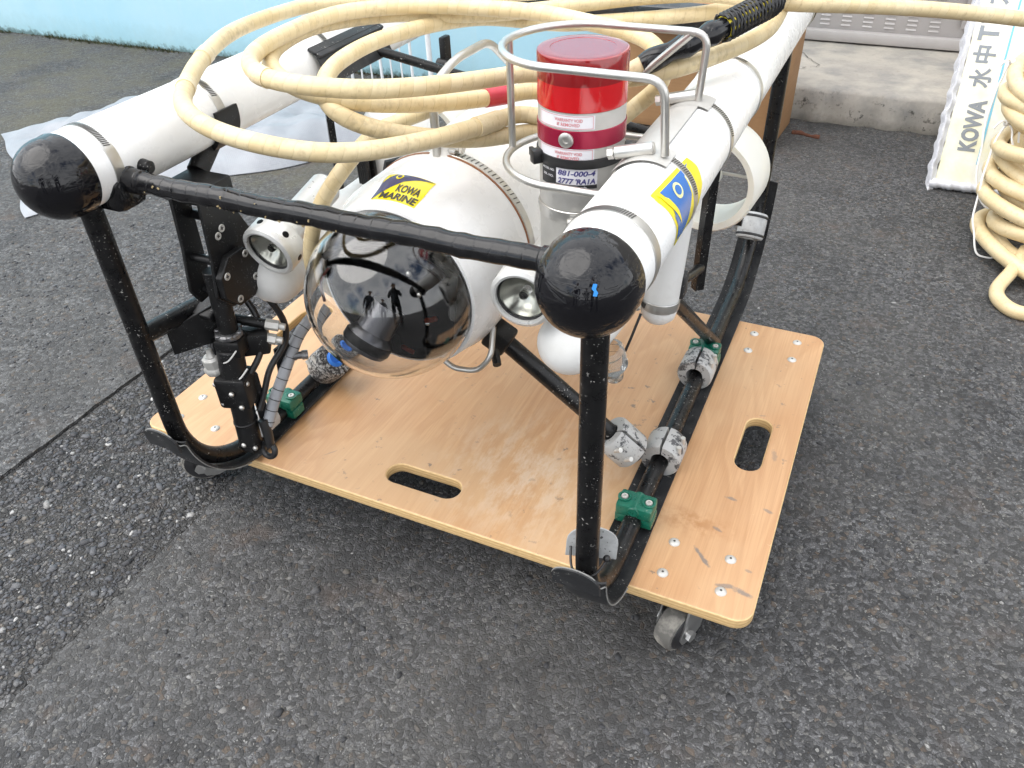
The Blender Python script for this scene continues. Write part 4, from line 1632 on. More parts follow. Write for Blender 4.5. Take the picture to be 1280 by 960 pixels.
# vertical white housing under the right tube
m = M()
m.lathe((XR-.018, .186, .372), (.05, .02, 1), [(0, 0), (.014, .002), (.0195, .008), (.021, .016), (.021, .185)], 32)
m.build('side_housing', white_plastic, rov)
clamp((XR-.0165, .1865, .398), (.05, .02, 1), .0212, .012, 200, (150, 330), True)
m = M()
m.box((XR+.004, .198, .418), (.010, .020, .030), None, .003)
m.build('housing_pad', black_rubber, rov)
m = M()
m.tube(smooth_path([(XR-.028, .150, .400), (XR-.034, .135, .372), (XR-.040, .128, .350)], .004), .0016, 8)
m.build('cable_tie', zip_black, rov)

# --- red-capped beacon clamped to the right tube, in its wire guard
BX, BY, BR = .650, .105, .0405
m = M()
m.lathe((BX, BY, 0), (0, 0, 1), [(0, .492), (BR-.004, .492), (BR-.001, .496), (BR-.001, .600), (BR, .601), (BR, .6455)], 56)
bc = m.build('beacon', steel_dull, rov)
m = M()
m.lathe((BX, BY, 0), (0, 0, 1), [(BR-.001, .6455), (BR+.0006, .646), (BR+.0006, .668)], 56, 0)
m.lathe((BX, BY, 0), (0, 0, 1), [(BR+.0006, .668), (BR+.0006, .6893), (BR+.0001, .6903), (BR-.0012, .6908), (BR-.006, .6910)], 56, 1)
m.lathe((BX, BY, 0), (0, 0, 1), [(BR-.006, .6910), (BR-.011, .6910)], 56, 1)
m.lathe((BX, BY, 0), (0, 0, 1), [(BR-.011, .6910), (BR-.0115, .6906), (0, .6906)], 56, 2)
m.build('red_cap', [red_cap, red_cap_dark, red_cap_disc], bc)
m = M()
m.lathe((BX, BY, 0), (0, 0, 1), [(BR, .6135), (BR+.0008, .614), (BR+.0008, .6295), (BR, .630)], 56)
m.build('maroon_band', maroon, bc)
def bpt(s, z, lift):                      # s: arc length from the direction of the camera, along +X
    a = R_(-70)+s/BR
    return Vector((BX+(BR+lift)*math.cos(a), BY+(BR+lift)*math.sin(a), z))
def bsheet(m, s0_, s1_, z0, z1, lift, mat):
    m.grid(lambda u, v: bpt(s0_+(s1_-s0_)*u, z0+(z1-z0)*v, lift), 16, 1, mat)
for zc_ in (.6378, .6075):
    m = M()
    bsheet(m, -.046, .012, zc_-.0062, zc_+.0062, .0004, 0)
    for z0, z1, s0_, s1_ in ((zc_-.0056, zc_-.0052, -.0445, .0105), (zc_+.0052, zc_+.0056, -.0445, .0105), (zc_-.0056, zc_+.0056, .0101, .0105), (zc_-.0056, zc_+.0056, -.0445, -.0441)):
        bsheet(m, s0_, s1_, z0, z1, .0007, 1)
    for txt, dz, w_ in (('WARRANTY VOID', .0018, .026), ('IF REMOVED', -.0022, .021)):
        vv, ff = text2d(txt, w_, .0030, .02)
        m.add([bpt(-.012+x, zc_+dz+y, .0007) for x, y in vv], ff, 1)
    m.build('warranty_label', [paper, red_ink], bc)
m = M()
bsheet(m, -.045, .016, .5755, .5955, .0004-.001, 0)
bsheet(m, -.024, .016, .5795, .5945, .0007-.001, 1)
for txt, cs, cz, w_, h_ in (('881-000-4', -.004, .5905, .036, .0052), ("2777 'RA1A", -.004, .5830, .036, .0056)):
    vv, ff = text2d(txt, w_, h_, .03, .2)
    m.add([bpt(cs+x, cz+y, .0010-.001) for x, y in vv], ff, 2)
for txt, cs, cz, w_, h_ in (('MODEL NO.', -.034, .5910, .016, .0022), ('SER. NO.', -.034, .5850, .014, .0022), ('Made in Canada', -.006, .5773, .024, .0020)):
    vv, ff = text2d(txt, w_, h_, .02)
    m.add([bpt(cs+x, cz+y, .0010-.001) for x, y in vv], ff, 1)
m.build('name_plate', [black_ink, paper, blue_ink], bc)
m = M()
p0 = bpt(-.0135, .6217, .0)
dn = (p0-Vector((BX, BY, .6217))).normalized()
m.lathe(p0, dn, [(.0072, 0), (.0070, .0018), (.0055, .0026), (.0028, .0026), (.0022, .0008), (0, .0008)], 24)
m.build('port_screw', steel, bc)
m = M()
m.lathe((BX, BY, .5995), (0, 0, 1), [(BR-.0005, -.0045), (BR+.0016, -.0042), (BR+.0020, 0), (BR+.0016, .0042), (BR-.0005, .0045)], 56)
h0 = bpt(-.046, .5995, .004)
hd = (bpt(-.046, .5995, .01)-bpt(-.046, .5995, .0)).normalized()
ht = Vector((hd.y, -hd.x, 0))
rm = Matrix((ht, hd, Vector((0, 0, 1)))).transposed()
m.box(h0+hd*.001, (.010, .010, .013), rm, .0015)
m.box(h0+ht*.009+hd*.001, (.012, .004, .008), rm, .0008)
m.build('zip_tie', zip_black, bc)
clamp((BX, BY, .545), (0, 0, 1), BR-.001, .0125, 20, (150, 300), True)

# wire guard: two U-shaped hoops round the beacon, legs on saddles on the tube
GX, GY, GR, gw = .646, .112, .071, .0036
def ushape(z, xe, drop=None):
    pts = []
    y_f, y_b = GY-GR, GY+GR
    if drop:
        pts += [(XR+.010, y_f+.004, drop[0])]
    pts += [(xe, y_f, z)]
    for i in range(1, 24):
        a = R_(-90-180*i/24)
        pts.append((GX+GR*math.cos(a), GY+GR*math.sin(a), z))
    pts += [(xe, y_b, z)]
    if drop:
        pts += [(XR+.002, y_b+.003, drop[1])]
    return pts
m = M()
p = ushape(.690, XR+.006, (.628, .628))
path = fillet(p[:3], .016, 6)[:-1]+[V(q) for q in p[2:-2]]+fillet(p[-3:], .016, 6)[1:]
m.tube(path, gw, 12)
wg = m.build('wire_guard', steel, rov)
m = M()
m.tube([V(q) for q in ushape(.586, .700)], gw, 12)
m.build('lower_hoop', steel, wg)
m = M()
m.cyl((GX-GR, GY, .586), (GX-GR, GY, .690), gw, 12)
m.build('upright', steel, wg)
m = M()
m.cyl((XR-.010, GY+GR, .688), (.674, GY+GR+.012, .640), gw, 12)
m.build('brace', steel, wg)
for y in (.047, .188):
    m = M()                                # curved saddle plate under each leg
    m.grid(lambda u, v: onc(XR, ZT, RT+.0012, -52+75*u, y-.017+.034*v), 14, 2)
    m.grid(lambda u, v: onc(XR, ZT, RT+.0024, -52+75*u, y-.017+.034*(1-v)), 14, 2)
    m.build('saddle_plate', steel_dull, wg)
    m = M()
    q = onc(XR, ZT, RT+.008, -20, y)
    m.cyl(q+Vector((-.018, -.003, -.006)), q+Vector((.016, .001, .001)), .0058, 18, ch=.0015)
    m.lathe(q+Vector((-.018, -.003, -.006)), (-.95, -.1, -.2), [(0, .005), (.0046, .005), (.0052, .005), (.0052, 0)], 6)
    m.build('clamp_screw', steel, wg)
m = M()
m.grid(lambda u, v: onc(XR, ZT, RT+.0010, -70+78*u, .060+.115*v), 16, 2)
m.grid(lambda u, v: onc(XR, ZT, RT+.0022, -70+78*u, .060+.115*(1-v)), 16, 2)
m.build('guard_sheet', steel_dull, wg)

# --- black saddle, pad and bracket on the left tube
m = M()
m.grid(lambda u, v: onc(XL, ZT, RT+.0012, 78+90*u, 0.070+.034*v), 20, 2)
m.grid(lambda u, v: onc(XL, ZT, RT+.0060, 78+90*u, 0.070+.034*(1-v)), 20, 2)
for th_ in (78, 168):
    m.grid(lambda u, v: onc(XL, ZT, RT+.0012+.0048*u, th_, 0.070+.034*v), 1, 1)
for y_ in (.070, .104):
    m.grid(lambda u, v: onc(XL, ZT, RT+.0012+.0048*v, 78+90*u, y_), 20, 1)
m.build('tube_saddle', black_matte, rov)
m = M()
m.box((XL+.050, .335, .590), (.004, .150, .042), Matrix.Rotation(R_(-24), 3, 'Y'), .001)
m.box((XL+.040, .335, .608), (.020, .150, .004), Matrix.Rotation(R_(24), 3, 'Y'), .001)
m.build('rubber_pad', black_rubber, rov)
m = M()
m.box((.172, .700, .480), (.012, .024, .070), None, .003)
m.cyl((.160, .690, .470), (.184, .690, .470), .010, 18, ch=.002)
rb = m.build('rear_bracket', black_matte, rov)
m = M()
m.lathe((.181, .688, .470), (.6, -.8, .1), [(.0065, 0), (.0065, .010), (.0035, .010), (.003, .004), (0, .004)], 16)
m.build('bracket_bolt', steel, rb)

grey_metal = worn('worn_grey_metal', (.13, .13, .135), .35, (.40, .40, .40), .9, 110, metal=.7)
# --- manipulator arm hanging at the left front
AX = .246
def plate(x, poly, t=.0045):
    m_ = M()
    m_.prism(poly, (x, 0, 0), (0, 1, 0), (0, 0, 1), t)
    return m_
m = M()
m.cyl((AX-.004, -.003, .440), (AX-.004, -.005, .352), .0115, 20, ch=.001)
m.cyl((AX-.004, -.003, .400), (AX-.004, -.004, .392), .0125, 20)
arm = m.build('manipulator_arm', black_matte, rov)
side_poly = [(-.012, .528), (.022, .534), (.052, .470), (.048, .425), (.028, .398), (-.004, .396), (-.024, .418), (-.016, .470)]
for x, side_poly in ((AX-.028, [(-.012, .528), (.014, .530), (.012, .470), (.010, .425), (.002, .400), (-.014, .398), (-.024, .418), (-.016, .470)]), (AX+.012, side_poly)):
    plate(x, side_poly).build('bracket_plate', black_matte, arm, bevel=.0008)
m = M()
oc = (.011, .430)
m.prism([(oc[0]+.0345*math.cos(R_(22.5+45*i)), oc[1]+.0345*math.sin(R_(22.5+45*i))) for i in range(8)], (AX+.0170, 0, 0), (0, 1, 0), (0, 0, 1), .009)
m.build('joint_cover', black_matte, arm, bevel=.0012)
sc_m = M()
sc_m.lathe((0, 0, 0), (1, 0, 0), [(0, .0008), (.0012, .0009), (.0040, .0016), (.0046, .0010), (.0048, 0)], 16)
sc_m.box((.0014, 0, 0), (.0006, .0040, .0009), None, 0, 1)
sc_m.box((.0014, 0, 0), (.0006, .0009, .0040), None, 0, 1)
sf = None
for y, z, x in ((-.011, .442, .0262), (.024, .454, .0262), (.031, .420, .0262), (-.001, .407, .0262), (.001, .485, .0167), (.009, .491, .0167)):
    loc = (AX+x, y, z)
    if sf is None:
        sf = sc_m.build('cover_screw', [steel_dull, steel_dark], None)
        sf.location = loc
        WL[sf.name] = V(loc)
        attach(sf, arm)
    else:
        dup(sf, loc, arm, (random.uniform(0, 3), 0, 0))
for y, z in ((.012, .500), (-.006, .455), (-.004, .412)):
    m = M()
    m.cyl((AX-.026, y, z), (AX+.014, y, z), .0052, 12)
    m.build('spacer', black_matte, arm)
m = M()
m.box((AX-.015, .020, .530), (.060, .050, .020), None, .004)
m.cyl((AX-.035, .045, .535), (XL+.012, .085, .558), .012, 14)
m.build('arm_mount', black_matte, arm)
m = M()                                   # elbow block with its two actuator rods
m.box((AX-.004, -.006, .338), (.034, .030, .024), Matrix.Rotation(.25, 3, 'Z'), .004)
m.build('elbow', black_matte, arm, bevel=.0006)
m = M()
for i in range(6):
    a = R_(60*i+15)
    m.cyl((AX-.004+.0145*math.cos(a), -.006+.0145*math.sin(a), .3535), (AX-.004+.0145*math.cos(a), -.006+.0145*math.sin(a), .359), .0042, 10, ch=.001)
m.cyl((AX-.004, -.006, .350), (AX-.004, -.006, .358), .0165, 20, ch=.002)
m.build('elbow_flange', grey_metal, arm)
for z, y in ((.352, .020), (.338, .010)):
    m = M()
    m.cyl((AX-.030, y-.012, z+.012), (AX+.020, y+.012, z-.002), .0062, 12)
    m.build('actuator_rod', black_matte, arm)
    m = M()
    m.cyl((AX+.020, y+.012, z-.002), (AX+.034, y+.019, z-.006), .0070, 6)
    m.cyl((AX+.033, y+.0185, z-.0057), (AX+.041, y+.022, z-.008), .0045, 12)
    m.build('rod_fitting', steel_dull, arm)
    m = M()
    m.cyl((AX-.044, y-.019, z+.016), (AX-.030, y-.012, z+.012), .0064, 12)
    m.build('rod_sleeve', steel, arm)
m = M()
m.prism([(-.035, 0), (.030, 0), (.030, .052), (-.035, .034)], (AX-.038, -.020, .338), (.55, .83, 0), (0, 0, 1), .004)
m.box((AX-.030, .012, .384), (.030, .060, .010), Matrix.Rotation(.25, 3, 'X'), .002)
m.build('side_gusset', black_matte, arm, bevel=.0006)
m = M()                                   # wrist and gripper
m.box((AX-.006, -.016, .278), (.042, .038, .046), Matrix.Rotation(.3, 3, 'Z'), .005)
m.cyl((AX-.006, -.010, .335), (AX-.006, -.016, .290), .0165, 18, ch=.002)
m.build('wrist', black_matte, arm, bevel=.0006)
m = M()
m.cyl((AX-.006, -.017, .262), (AX-.006, -.022, .190), .0148, 20, ch=.002)
m.lathe((AX-.006, -.0195, .226), (0, -.06, 1), [(.0148, -.002), (.0158, -.001), (.0158, .001), (.0148, .002)], 20)
m.box((AX-.006, -.022, .186), (.026, .022, .014), None, .004)
m.build('gripper_body', black_matte, arm)
m = M()
m.tube(smooth_path([(AX+.014, -.010, .225), (AX+.018, -.012, .205), (AX+.018, -.014, .186)], .006), .0065, 10)
ring_p = [(AX+.016+.010*math.cos(2*pi*i/20), -.016+.003*math.sin(2*pi*i/20), .178+.009*math.sin(2*pi*i/20)) for i in range(20)]
m.tube(ring_p, .0042, 10, closed=True)
m.build('gripper_finger', zip_black, arm)
m = M()
m.cyl((AX-.028, -.022, .300), (AX-.028, -.023, .325), .0115, 8, ch=.003)
m.lathe((AX-.028, -.023, .325), (0, 0, 1), [(.006, 0), (.004, .004), (.0035, .010), (0, .011)], 12)
m.lathe((AX-.028, -.022, .300), (0, 0, 1), [(.0118, 0), (.0135, .003), (.0135, .007), (.0118, .010)], 8)
m.build('pressure_knob', steel_dull, arm)
for bx_, by_, bz_ in ((-.020, -.036, .292), (.004, -.037, .284), (.010, -.033, .262), (-.016, -.036, .263), (.016, -.020, .292), (-.004, -.036, .196), (.008, -.030, .190)):
    m = M()
    m.sphere((AX+bx_, by_, bz_), .0035, 10, 8)
    m.build('arm_bolt', steel, arm)
m = M()                                   # grey spiral-wrapped cable
sp_path = smooth_path([(.292, .105, .335), (.282, .075, .318), (.277, .055, .298), (.272, .030, .268), (.266, .010, .240), (.262, -.006, .214)], .002, 2)
rr = [.0078]*len(sp_path)
m.tube(sp_path, rr, 12)
sw = m.build('spiral_cable', grey_spiral, arm, sharp=60)
m = M()
for i in range(3, len(sp_path)-3, 7):
    a, b = sp_path[i+5], sp_path[min(i+6, len(sp_path)-1)]
    m.lathe(a, b-a, [(.0070, -.0008), (.0081, -.0005), (.0081, .0005), (.0070, .0008)], 12)
m.build('wrap_gap', zip_black, sw)
m = M()
m.tube(smooth_path([(AX-.018, -.024, .318), (AX+.004, -.027, .328), (AX+.014, -.012, .344)], .004), .0010, 6)
m.tube(smooth_path([(AX-.010, -.030, .296), (AX+.008, -.027, .298), (AX+.016, -.012, .310)], .004), .0012, 6)
m.build('thin_wire', Mat('pale_wire', (.6, .6, .58), .4).mat, arm)
m = M()
for i in range(4):
    m.cyl((AX+.026+.005*i, .044+.005*i, .293-.001*i), (AX+.0312+.005*i, .0492+.005*i, .292-.001*i), .0062 if i % 2 else .0050, 12)
m.build('cable_gland', grey_metal, arm)
m = M()
m.prism([(-.012, -.03), (.012, -.012), (.010, .02), (-.010, .012)], (AX+.022, .045, .296), (.5, .86, 0), (0, 0, 1), .004)
m.build('gland_plate', black_matte, arm)

for pts_ in ([(AX-.020, .030, .400), (AX-.002, .036, .372), (AX+.012, .030, .345), (AX+.018, .014, .318), (AX+.010, -.004, .296)],
             [(AX+.020, .034, .405), (AX+.030, .044, .372), (AX+.034, .050, .342), (AX+.030, .046, .315), (AX+.020, .020, .290), (AX+.016, .004, .262), (AX+.012, -.008, .240)],
             [(AX-.030, .006, .360), (AX-.034, -.010, .335), (AX-.022, -.022, .318), (AX-.014, -.020, .300)]):
    m = M()
    m.tube(smooth_path(pts_, .005, 3), .0042, 10)
    m.build('hydraulic_hose', zip_black, arm)
m = M()
m.box((AX+.006, .018, .330), (.040, .026, .030), Matrix.Rotation(.6, 3, 'Z'), .003)
m.build('valve_block', black_matte, arm)
m = M()
m.prism([(-.006, -.060), (.007, -.060), (.007, .030), (-.006, .030)], (AX+.006, .000, .262), (.5, .86, 0), (0, 0, 1), .006)
m.build('gripper_link', black_matte, arm, bevel=.0008)
# cream hose dropping down the left side of the hull
m = M()
hp = smooth_path([(.469, .252, .590), (.456, .198, .592), (.447, .157, .592), (.424, .112, .588), (.416, .078, .578), (.405, .053, .560), (.385, .039, .530), (.3705, .030, .495), (.361, .030, .450), (.358, .06, .400), (.37, .12, .36)], .006, 6)
m.tube(hp, .0085, 14, uv=True)
m.build('supply_hose', cream_hose, rov)
# pointed tip of a zip tie on the coil

# ------------------------------------------------------------------ tether
TP = [(0.500,0.440,0.470),(0.530,0.400,0.530),(0.585,0.300,0.575),(0.635,0.200,0.578),(0.568,0.190,0.575),(0.532,0.126,0.585),(0.501,0.083,0.598),(0.468,0.050,0.612),(0.436,0.035,0.625),(0.412,0.041,0.635),(0.389,0.070,0.642),(0.369,0.122,0.646),(0.367,0.204,0.648),(0.394,0.283,0.648),(0.431,0.337,0.646),(0.471,0.355,0.642),(0.522,0.368,0.638),(0.574,0.395,0.638),(0.651,0.437,0.640),(0.699,0.456,0.646),(0.732,0.499,0.655),(0.727,0.544,0.660),(0.671,0.548,0.660),(0.575,0.514,0.658),(0.487,0.457,0.655),(0.395,0.409,0.652),(0.311,0.391,0.650),(0.258,0.362,0.650),(0.195,0.312,0.650),(0.188,0.189,0.652),(0.227,0.084,0.652),(0.280,-0.003,0.650),(0.308,-0.038,0.648),(0.341,-0.059,0.645),(0.374,-0.066,0.640),(0.419,-0.064,0.634),(0.463,-0.046,0.626),(0.489,-0.011,0.618),(0.518,0.054,0.609),(0.539,0.131,0.600),(0.554,0.188,0.593),(0.632,0.185,0.588),(0.655,0.222,0.590),(0.661,0.241,0.598),(0.680,0.238,0.612),(0.692,0.236,0.630),(0.684,0.251,0.645),(0.661,0.272,0.655),(0.626,0.283,0.660),(0.588,0.285,0.664),(0.554,0.290,0.667),(0.515,0.291,0.669),(0.477,0.287,0.670),(0.388,0.277,0.670),(0.315,0.224,0.670),(0.305,0.147,0.670),(0.315,0.074,0.670),(0.336,0.031,0.669),(0.368,0.007,0.667),(0.405,0.005,0.664),(0.463,0.028,0.658),(0.509,0.078,0.651),(0.545,0.143,0.643),(0.565,0.179,0.639),(0.618,0.205,0.633),(0.660,0.215,0.632),(0.675,0.201,0.640),(0.696,0.211,0.643),(0.725,0.252,0.646),(0.752,0.312,0.648),(0.767,0.371,0.650),(0.768,0.424,0.656),(0.770,0.439,0.668),(0.773,0.420,0.682),(0.776,0.373,0.690),(0.774,0.327,0.688),(0.756,0.288,0.682),(0.732,0.242,0.674),(0.705,0.215,0.664),(0.677,0.198,0.652),(0.658,0.188,0.640),(0.640,0.225,0.612),(0.605,0.205,0.606),(0.554,0.226,0.606),(0.528,0.176,0.612),(0.499,0.123,0.620),(0.460,0.067,0.632),(0.422,0.043,0.640),(0.384,0.040,0.646),(0.347,0.055,0.651),(0.311,0.088,0.654),(0.289,0.135,0.656),(0.284,0.201,0.657),(0.317,0.251,0.658),(0.363,0.284,0.658),(0.427,0.304,0.656),(0.484,0.349,0.654),(0.521,0.371,0.656),(0.605,0.417,0.662),(0.686,0.437,0.666),(0.766,0.410,0.668),(0.869,0.495,0.652),(0.956,0.565,0.636),(1.030,0.612,0.622),(1.102,0.688,0.600),(1.200,0.790,0.530),(1.340,0.900,0.420),(1.500,1.020,0.270),(1.600,1.120,0.100),(1.640,1.220,0.012)]
tp = smooth_path(TP, .005, 14)
TRAD = .0088
tt = thing('tether_cable', 'cream tether hose looped over the robot and leading off to the right', 'cable', (.47, .17, .57))
m = M()
m.tube(tp, TRAD, 16, uv=True)
tc = m.build('hose', cream_hose, tt, sharp=70)
def near(p):
    p = V(p)
    return min(range(len(tp)), key=lambda i: (tp[i]-p).length)
def sleeve(p, half, mat, name, extra=.0008):
    i = near(p)
    a = i
    while a > 0 and (tp[a]-tp[i]).length < half:
        a -= 1
    b = i
    while b < len(tp)-1 and (tp[b]-tp[i]).length < half:
        b += 1
    m = M()
    seg = tp[a:b+1]
    m.tube(seg, TRAD+extra, 16, uv=True, cap=True)
    return m.build(name, mat, tt)
sleeve(TP[84], .011, red_tape, 'red_tape_band')
sleeve(TP[39], .016, clear_tape, 'clear_tape_band', .0013)
sleeve(TP[30], .008, clear_tape, 'clear_tape_band')
sleeve(TP[58], .006, clear_tape, 'clear_tape_band')
sleeve(TP[31], .004, clear_tape, 'clear_tape_band')
# braided strain-relief grip
i0, i1 = near(TP[75]), near(TP[79])
seg = tp[min(i0, i1):max(i0, i1)+1]
n = len(seg)
cut = int(n*.52)
m = M()
m.tube(seg, [TRAD+.0022+.0012*math.sin(i*1.15)+.0006*random.uniform(-1, 1) for i in range(n)], 16)
gr = m.build('black_grip', black_tape, tt, sharp=70)
m = M()
lo = 0
ul = seg[2:int(n*.50)]
m.tube(ul, [TRAD+.0010]+[TRAD+.0033]*(len(ul)-2)+[TRAD+.0010], 16)
m.build('yellow_underlay', Mat('yellow_underlay', (.55, .45, .02), .5).mat, gr)
m = M()
sub = seg[0:int(n*.52)]
def hel(path, turns, ph, r, sgn):
    P = path
    u, w = perp((P[1]-P[0]))
    out = []
    for i in range(len(P)):
        t = (P[min(i+1, len(P)-1)]-P[max(i-1, 0)]).normalized()
        u = (u-t*u.dot(t)).normalized()
        w = t.cross(u)
        a = sgn*(2*pi*turns*i/len(P))+ph
        out.append(P[i]+(u*math.cos(a)+w*math.sin(a))*r)
    return out
fine = smooth_path(sub, .0022)
for k_ in range(5):
    m.tube(hel(fine, 3.2, k_*pi*.4, TRAD+.0040, 1), .0014, 6)
    m.tube(hel(fine, 3.2, k_*pi*.4+.3, TRAD+.0045, -1), .0014, 6)
m.build('braid', zip_black, gr)

# ------------------------------------------------------------------ second coil on the ground, right edge
cl = thing('cable_coil', 'tied coil of plain cream hose standing on the asphalt at the right', 'cable', (1.430, 1.285, 0))
random.seed(3)
CC = Vector((1.430, 1.285, 0))
path = []
turns = 14
NP = 26
for k_ in range(turns*NP+1):
    a = 2*pi*k_/NP
    t = k_/(turns*NP)
    lay = (k_/NP)
    z = .018+.320*t+.012*math.sin(a*1.0+lay)*(1 if t > .05 else 0)+.010*math.sin(2*a+lay*2.1)
    r = .265+.020*math.sin(lay*2.4)-.020*t+.008*math.sin(3*a+lay)
    z = max(z, .0155)
    path.append((CC.x+r*math.cos(a)-.12*z, CC.y+r*.80*math.sin(a)+.55*z, z))
m = M()
cpth = smooth_path(path, .012, 6)
m.tube(cpth, .0155, 12, uv=True)
m.build('hose', plain_hose, cl, sharp=70)
m = M()
lp = smooth_path([(1.235, 1.20, .05), (1.215, 1.14, .030), (1.190, 1.080, .014), (1.195, 1.035, .0125), (1.222, 1.002, .0125), (1.262, 1.010, .0125), (1.32, 1.06, .016), (1.38, 1.13, .03)], .006, 6)
m.tube(lp, .0140, 12, uv=True)
m.build('loose_end', plain_hose, cl, sharp=70)
string = Mat('white_string', (.75, .74, .72), .6).mat
for ang, zc, hh in ((192, .120, .125), (172, .20, .135)):
    a = R_(ang)
    c = CC+Vector((.262*math.cos(a), .262*.86*math.sin(a), zc))
    out = Vector((math.cos(a), math.sin(a)*.86, 0)).normalized()
    pts = []
    for i in range(28):
        b = 2*pi*i/28
        pts.append(c+out*(.034*math.cos(b)+.003*random.uniform(-1, 1))+Vector((.006*math.sin(b*2), .012*math.sin(b+1), hh*math.sin(b))))
    pts = [Vector((p.x-.12*max(p.z, .003), p.y+.55*max(p.z, .003), max(p.z, .003))) for p in pts]
    m = M()
    m.tube(smooth_path(pts, .006, 2, closed=True), .0022, 8, closed=True)
    kn = max(pts, key=lambda p: p.z-.3*p.x)
    m.sphere(kn, .007, 10, 6)
    m.tube(smooth_path([kn, kn+Vector((-.012, -.012, .006)), kn+Vector((-.022, -.012, -.010))], .004), .002, 6)
    m.build('string_tie', string, cl)

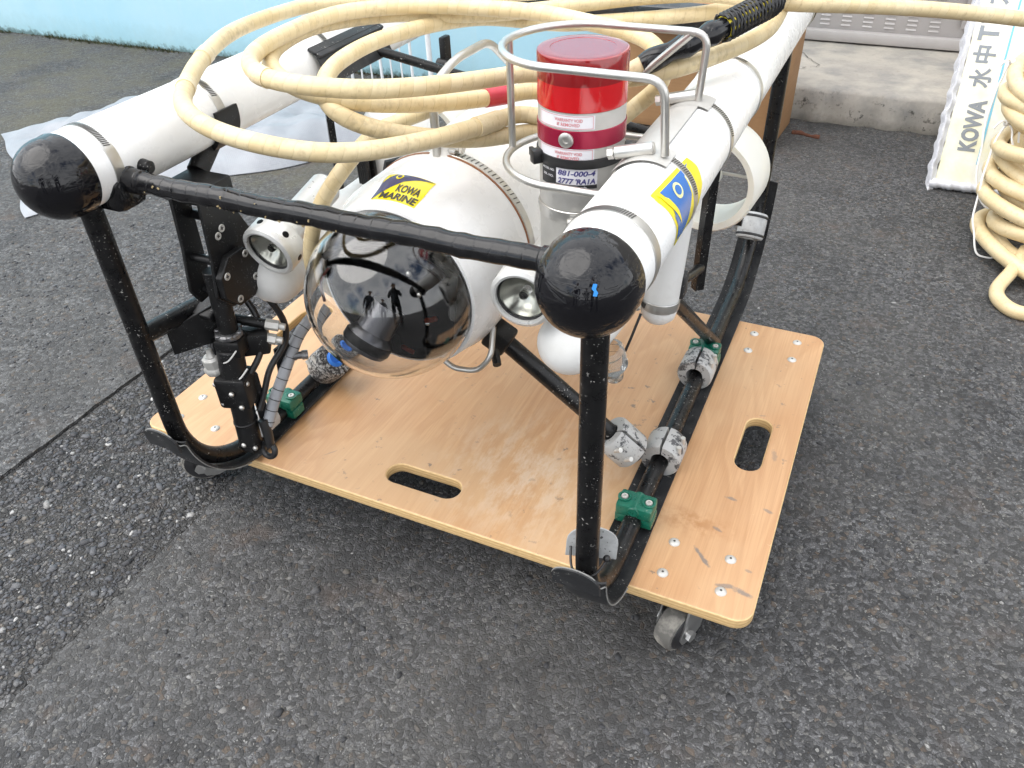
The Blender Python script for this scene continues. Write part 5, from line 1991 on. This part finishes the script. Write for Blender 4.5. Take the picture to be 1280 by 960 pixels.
# ------------------------------------------------------------------ onlookers behind the camera, mirrored in the dome
def person(x, y, face, jacket, trousers, hair_c, label, hands_up, lean=0.0, s=1.0):
    """standing adult; face = heading in degrees from +Y towards +X"""
    nodes, edges, rad = [], [], []
    def nd(p, r, prev=None):
        nodes.append((p[0]*s, p[1]*s, p[2]*s))
        rad.append(r if isinstance(r, tuple) else (r, r))
        if prev is not None:
            edges.append((prev, len(nodes)-1))
        return len(nodes)-1
    pel = nd((0, 0, .98), (.155, .115))
    sp1 = nd((0, .01, 1.14), (.145, .105), pel)
    ch = nd((0, .03+lean*.4, 1.34), (.165, .115), sp1)
    nk0 = nd((0, .02+lean*.7, 1.47), (.075, .065), ch)
    nk = nd((0, .03+lean*.9, 1.53), (.052, .054), nk0)
    hd = nd((0, .055+lean*1.1, 1.62), (.074, .088), nk)
    nd((0, .060+lean*1.2, 1.70), (.068, .080), hd)
    for sx in (-1, 1):
        hip = nd((sx*.095, 0, .90), .088, pel)
        kn = nd((sx*.105, .025, .50), .060, hip)
        an = nd((sx*.115, -.01, .09), .043, kn)
        ball = nd((sx*.125, .10, .045), (.042, .034), an)
        nd((sx*.130, .17, .035), (.034, .026), ball)
        sh = nd((sx*.175, .02+lean*.5, 1.41), .066, ch)
        if hands_up:
            el = nd((sx*.225, .08+lean, 1.14), .046, sh)
            wr = nd((sx*.075, .27+lean, 1.28), .030, el)
            pm = nd((sx*.050, .31+lean, 1.32), (.034, .018), wr)
            tip = (sx*-.012, .045, .05)
        else:
            el = nd((sx*.235, .00, 1.13), .046, sh)
            wr = nd((sx*.245, .07, .90), .030, el)
            pm = nd((sx*.245, .085, .83), (.020, .036), wr)
            tip = (0, .02, -.085)
        b = nodes[pm]
        for k in range(4):
            o = (k-1.5)*.018
            l = (.92, 1.05, 1.0, .82)[k]
            a1 = nd((b[0]/s+(0 if not hands_up else o*.3)+tip[0]*.5*l, b[1]/s+(o if not hands_up else 0)+tip[1]*.5*l, b[2]/s+(o if hands_up else 0)+tip[2]*.5*l), .0095, pm)
            nd((b[0]/s+tip[0]*l, b[1]/s+(o if not hands_up else .012)+tip[1]*l*.9, b[2]/s+(o if hands_up else 0)+tip[2]*l), .008, a1)
        t1 = nd((b[0]/s-sx*.020, b[1]/s+.035, b[2]/s+.004), .010, wr)
        nd((b[0]/s-sx*.022, b[1]/s+.055, b[2]/s-.015), .0085, t1)
    me = bpy.data.meshes.new('person')
    me.from_pydata(nodes, edges, [])
    o = bpy.data.objects.new('person', me)
    COL.objects.link(o)
    o.location = (x, y, 0)
    WL[o.name] = V(x, y, 0)
    o.rotation_euler = (0, 0, -R_(face))
    md = o.modifiers.new('skin', 'SKIN')
    md.use_smooth_shade = True
    sl = me.skin_vertices[0].data
    for v, r in zip(sl, rad):
        v.radius = (r[0]*s, r[1]*s)
        v.use_root = False
    sl[pel].use_root = True
    ss = o.modifiers.new('subdivision', 'SUBSURF')
    ss.levels = 2
    ss.render_levels = 2
    m = Mat('clothed_figure', jacket, .8)
    v = m.coord(which='Object')
    sep = m.n('ShaderNodeSeparateXYZ', {'Vector': v})
    n_ = m.math('ADD', sep.outputs['Z'], m.math('MULTIPLY', m.noise(v, 14, 3), .02))
    c = m.mix(m.ramp(m.math('MULTIPLY', n_, .5/s), [(.472, 0), (.474, 1)]), trousers, jacket)
    c = m.mix(m.ramp(m.math('MULTIPLY', n_, .5/s), [(.755, 0), (.757, 1)]), c, (.50, .32, .23))
    c = m.mix(m.ramp(m.math('MULTIPLY', n_, .5/s), [(.050, 1), (.052, 0)]), c, (.03, .03, .03))
    m.color(c)
    m.bump(m.noise(v, 30, 4), .4, .01)
    me.materials.append(m.mat)
    tag(o, label, 'person')
    hx, hy, hz = 0, .055+lean*1.15, 1.665
    f = Matrix.Rotation(-R_(face), 3, 'Z')
    def wp(a, b, c_):
        return f @ (Vector((a, b, c_))*s)+Vector((x, y, 0))
    mm = M()
    pts = []
    def hairfn(u, v_):
        a = 2*pi*u
        e = -.10+v_*(pi/2+.10)
        fr = max(0, math.sin(a))            # forehead side
        e = max(e, .55*fr*(1-v_))
        r = .092+.004*math.sin(a*7+v_*9)
        return wp(hx+r*.88*math.cos(a)*math.cos(e), hy-.004+r*1.05*math.sin(a)*math.cos(e), hz+.012+r*1.02*math.sin(e))
    mm.grid(hairfn, 24, 8)
    def child(mm_, name, mat):
        q = mm_.build(name, mat, None, sharp=70)
        q.parent = o
        q.matrix_parent_inverse = (Matrix.Translation((x, y, 0)) @ Matrix.Rotation(-R_(face), 4, 'Z')).inverted()
        return q
    child(mm, 'hair', Mat('hair', hair_c, .5).mat)
    skin = Mat('skin', (.50, .32, .23), .5).mat
    mm = M()
    mm.lathe(wp(hx, hy+.083, hz-.030), (f @ Vector((0, .5, 1))), [(0, -.012), (.013, -.006), (.010, .012), (.004, .034), (0, .038)], 10)
    child(mm, 'nose', skin)
    for sx in (-1, 1):
        mm = M()
        mm.sphere(wp(sx*.030, hy+.078, hz+.004), .0105*s, 10, 8)
        child(mm, 'eye', Mat('eye', (.05, .04, .035), .2).mat)
        mm = M()
        mm.sphere(wp(sx*.076, hy-.005, hz-.012), .026*s, 10, 8, sc=1.25)
        child(mm, 'ear', skin)
    mm = M()
    mm.box(wp(0, hy+.084, hz-.062), (.042*s, .006, .010), Matrix.Rotation(-R_(face), 3, 'Z'), .002)
    child(mm, 'mouth', Mat('lips', (.36, .16, .14), .5).mat)
    return o
person(1.45, -1.25, -38, (.022, .022, .027), (.016, .016, .018), (.012, .010, .009), 'person in dark jacket holding both hands up, largest figure mirrored in the dome', True, .05)
person(.56, -2.12, 2, (.028, .03, .036), (.02, .02, .024), (.012, .010, .009), 'person in dark clothes with lowered arms, mirrored left of the largest figure', False)
person(1.52, -2.75, -20, (.05, .05, .055), (.025, .025, .028), (.015, .012, .010), 'person in dark grey top, smallest figure mirrored in the dome', False, 0.0, .97)
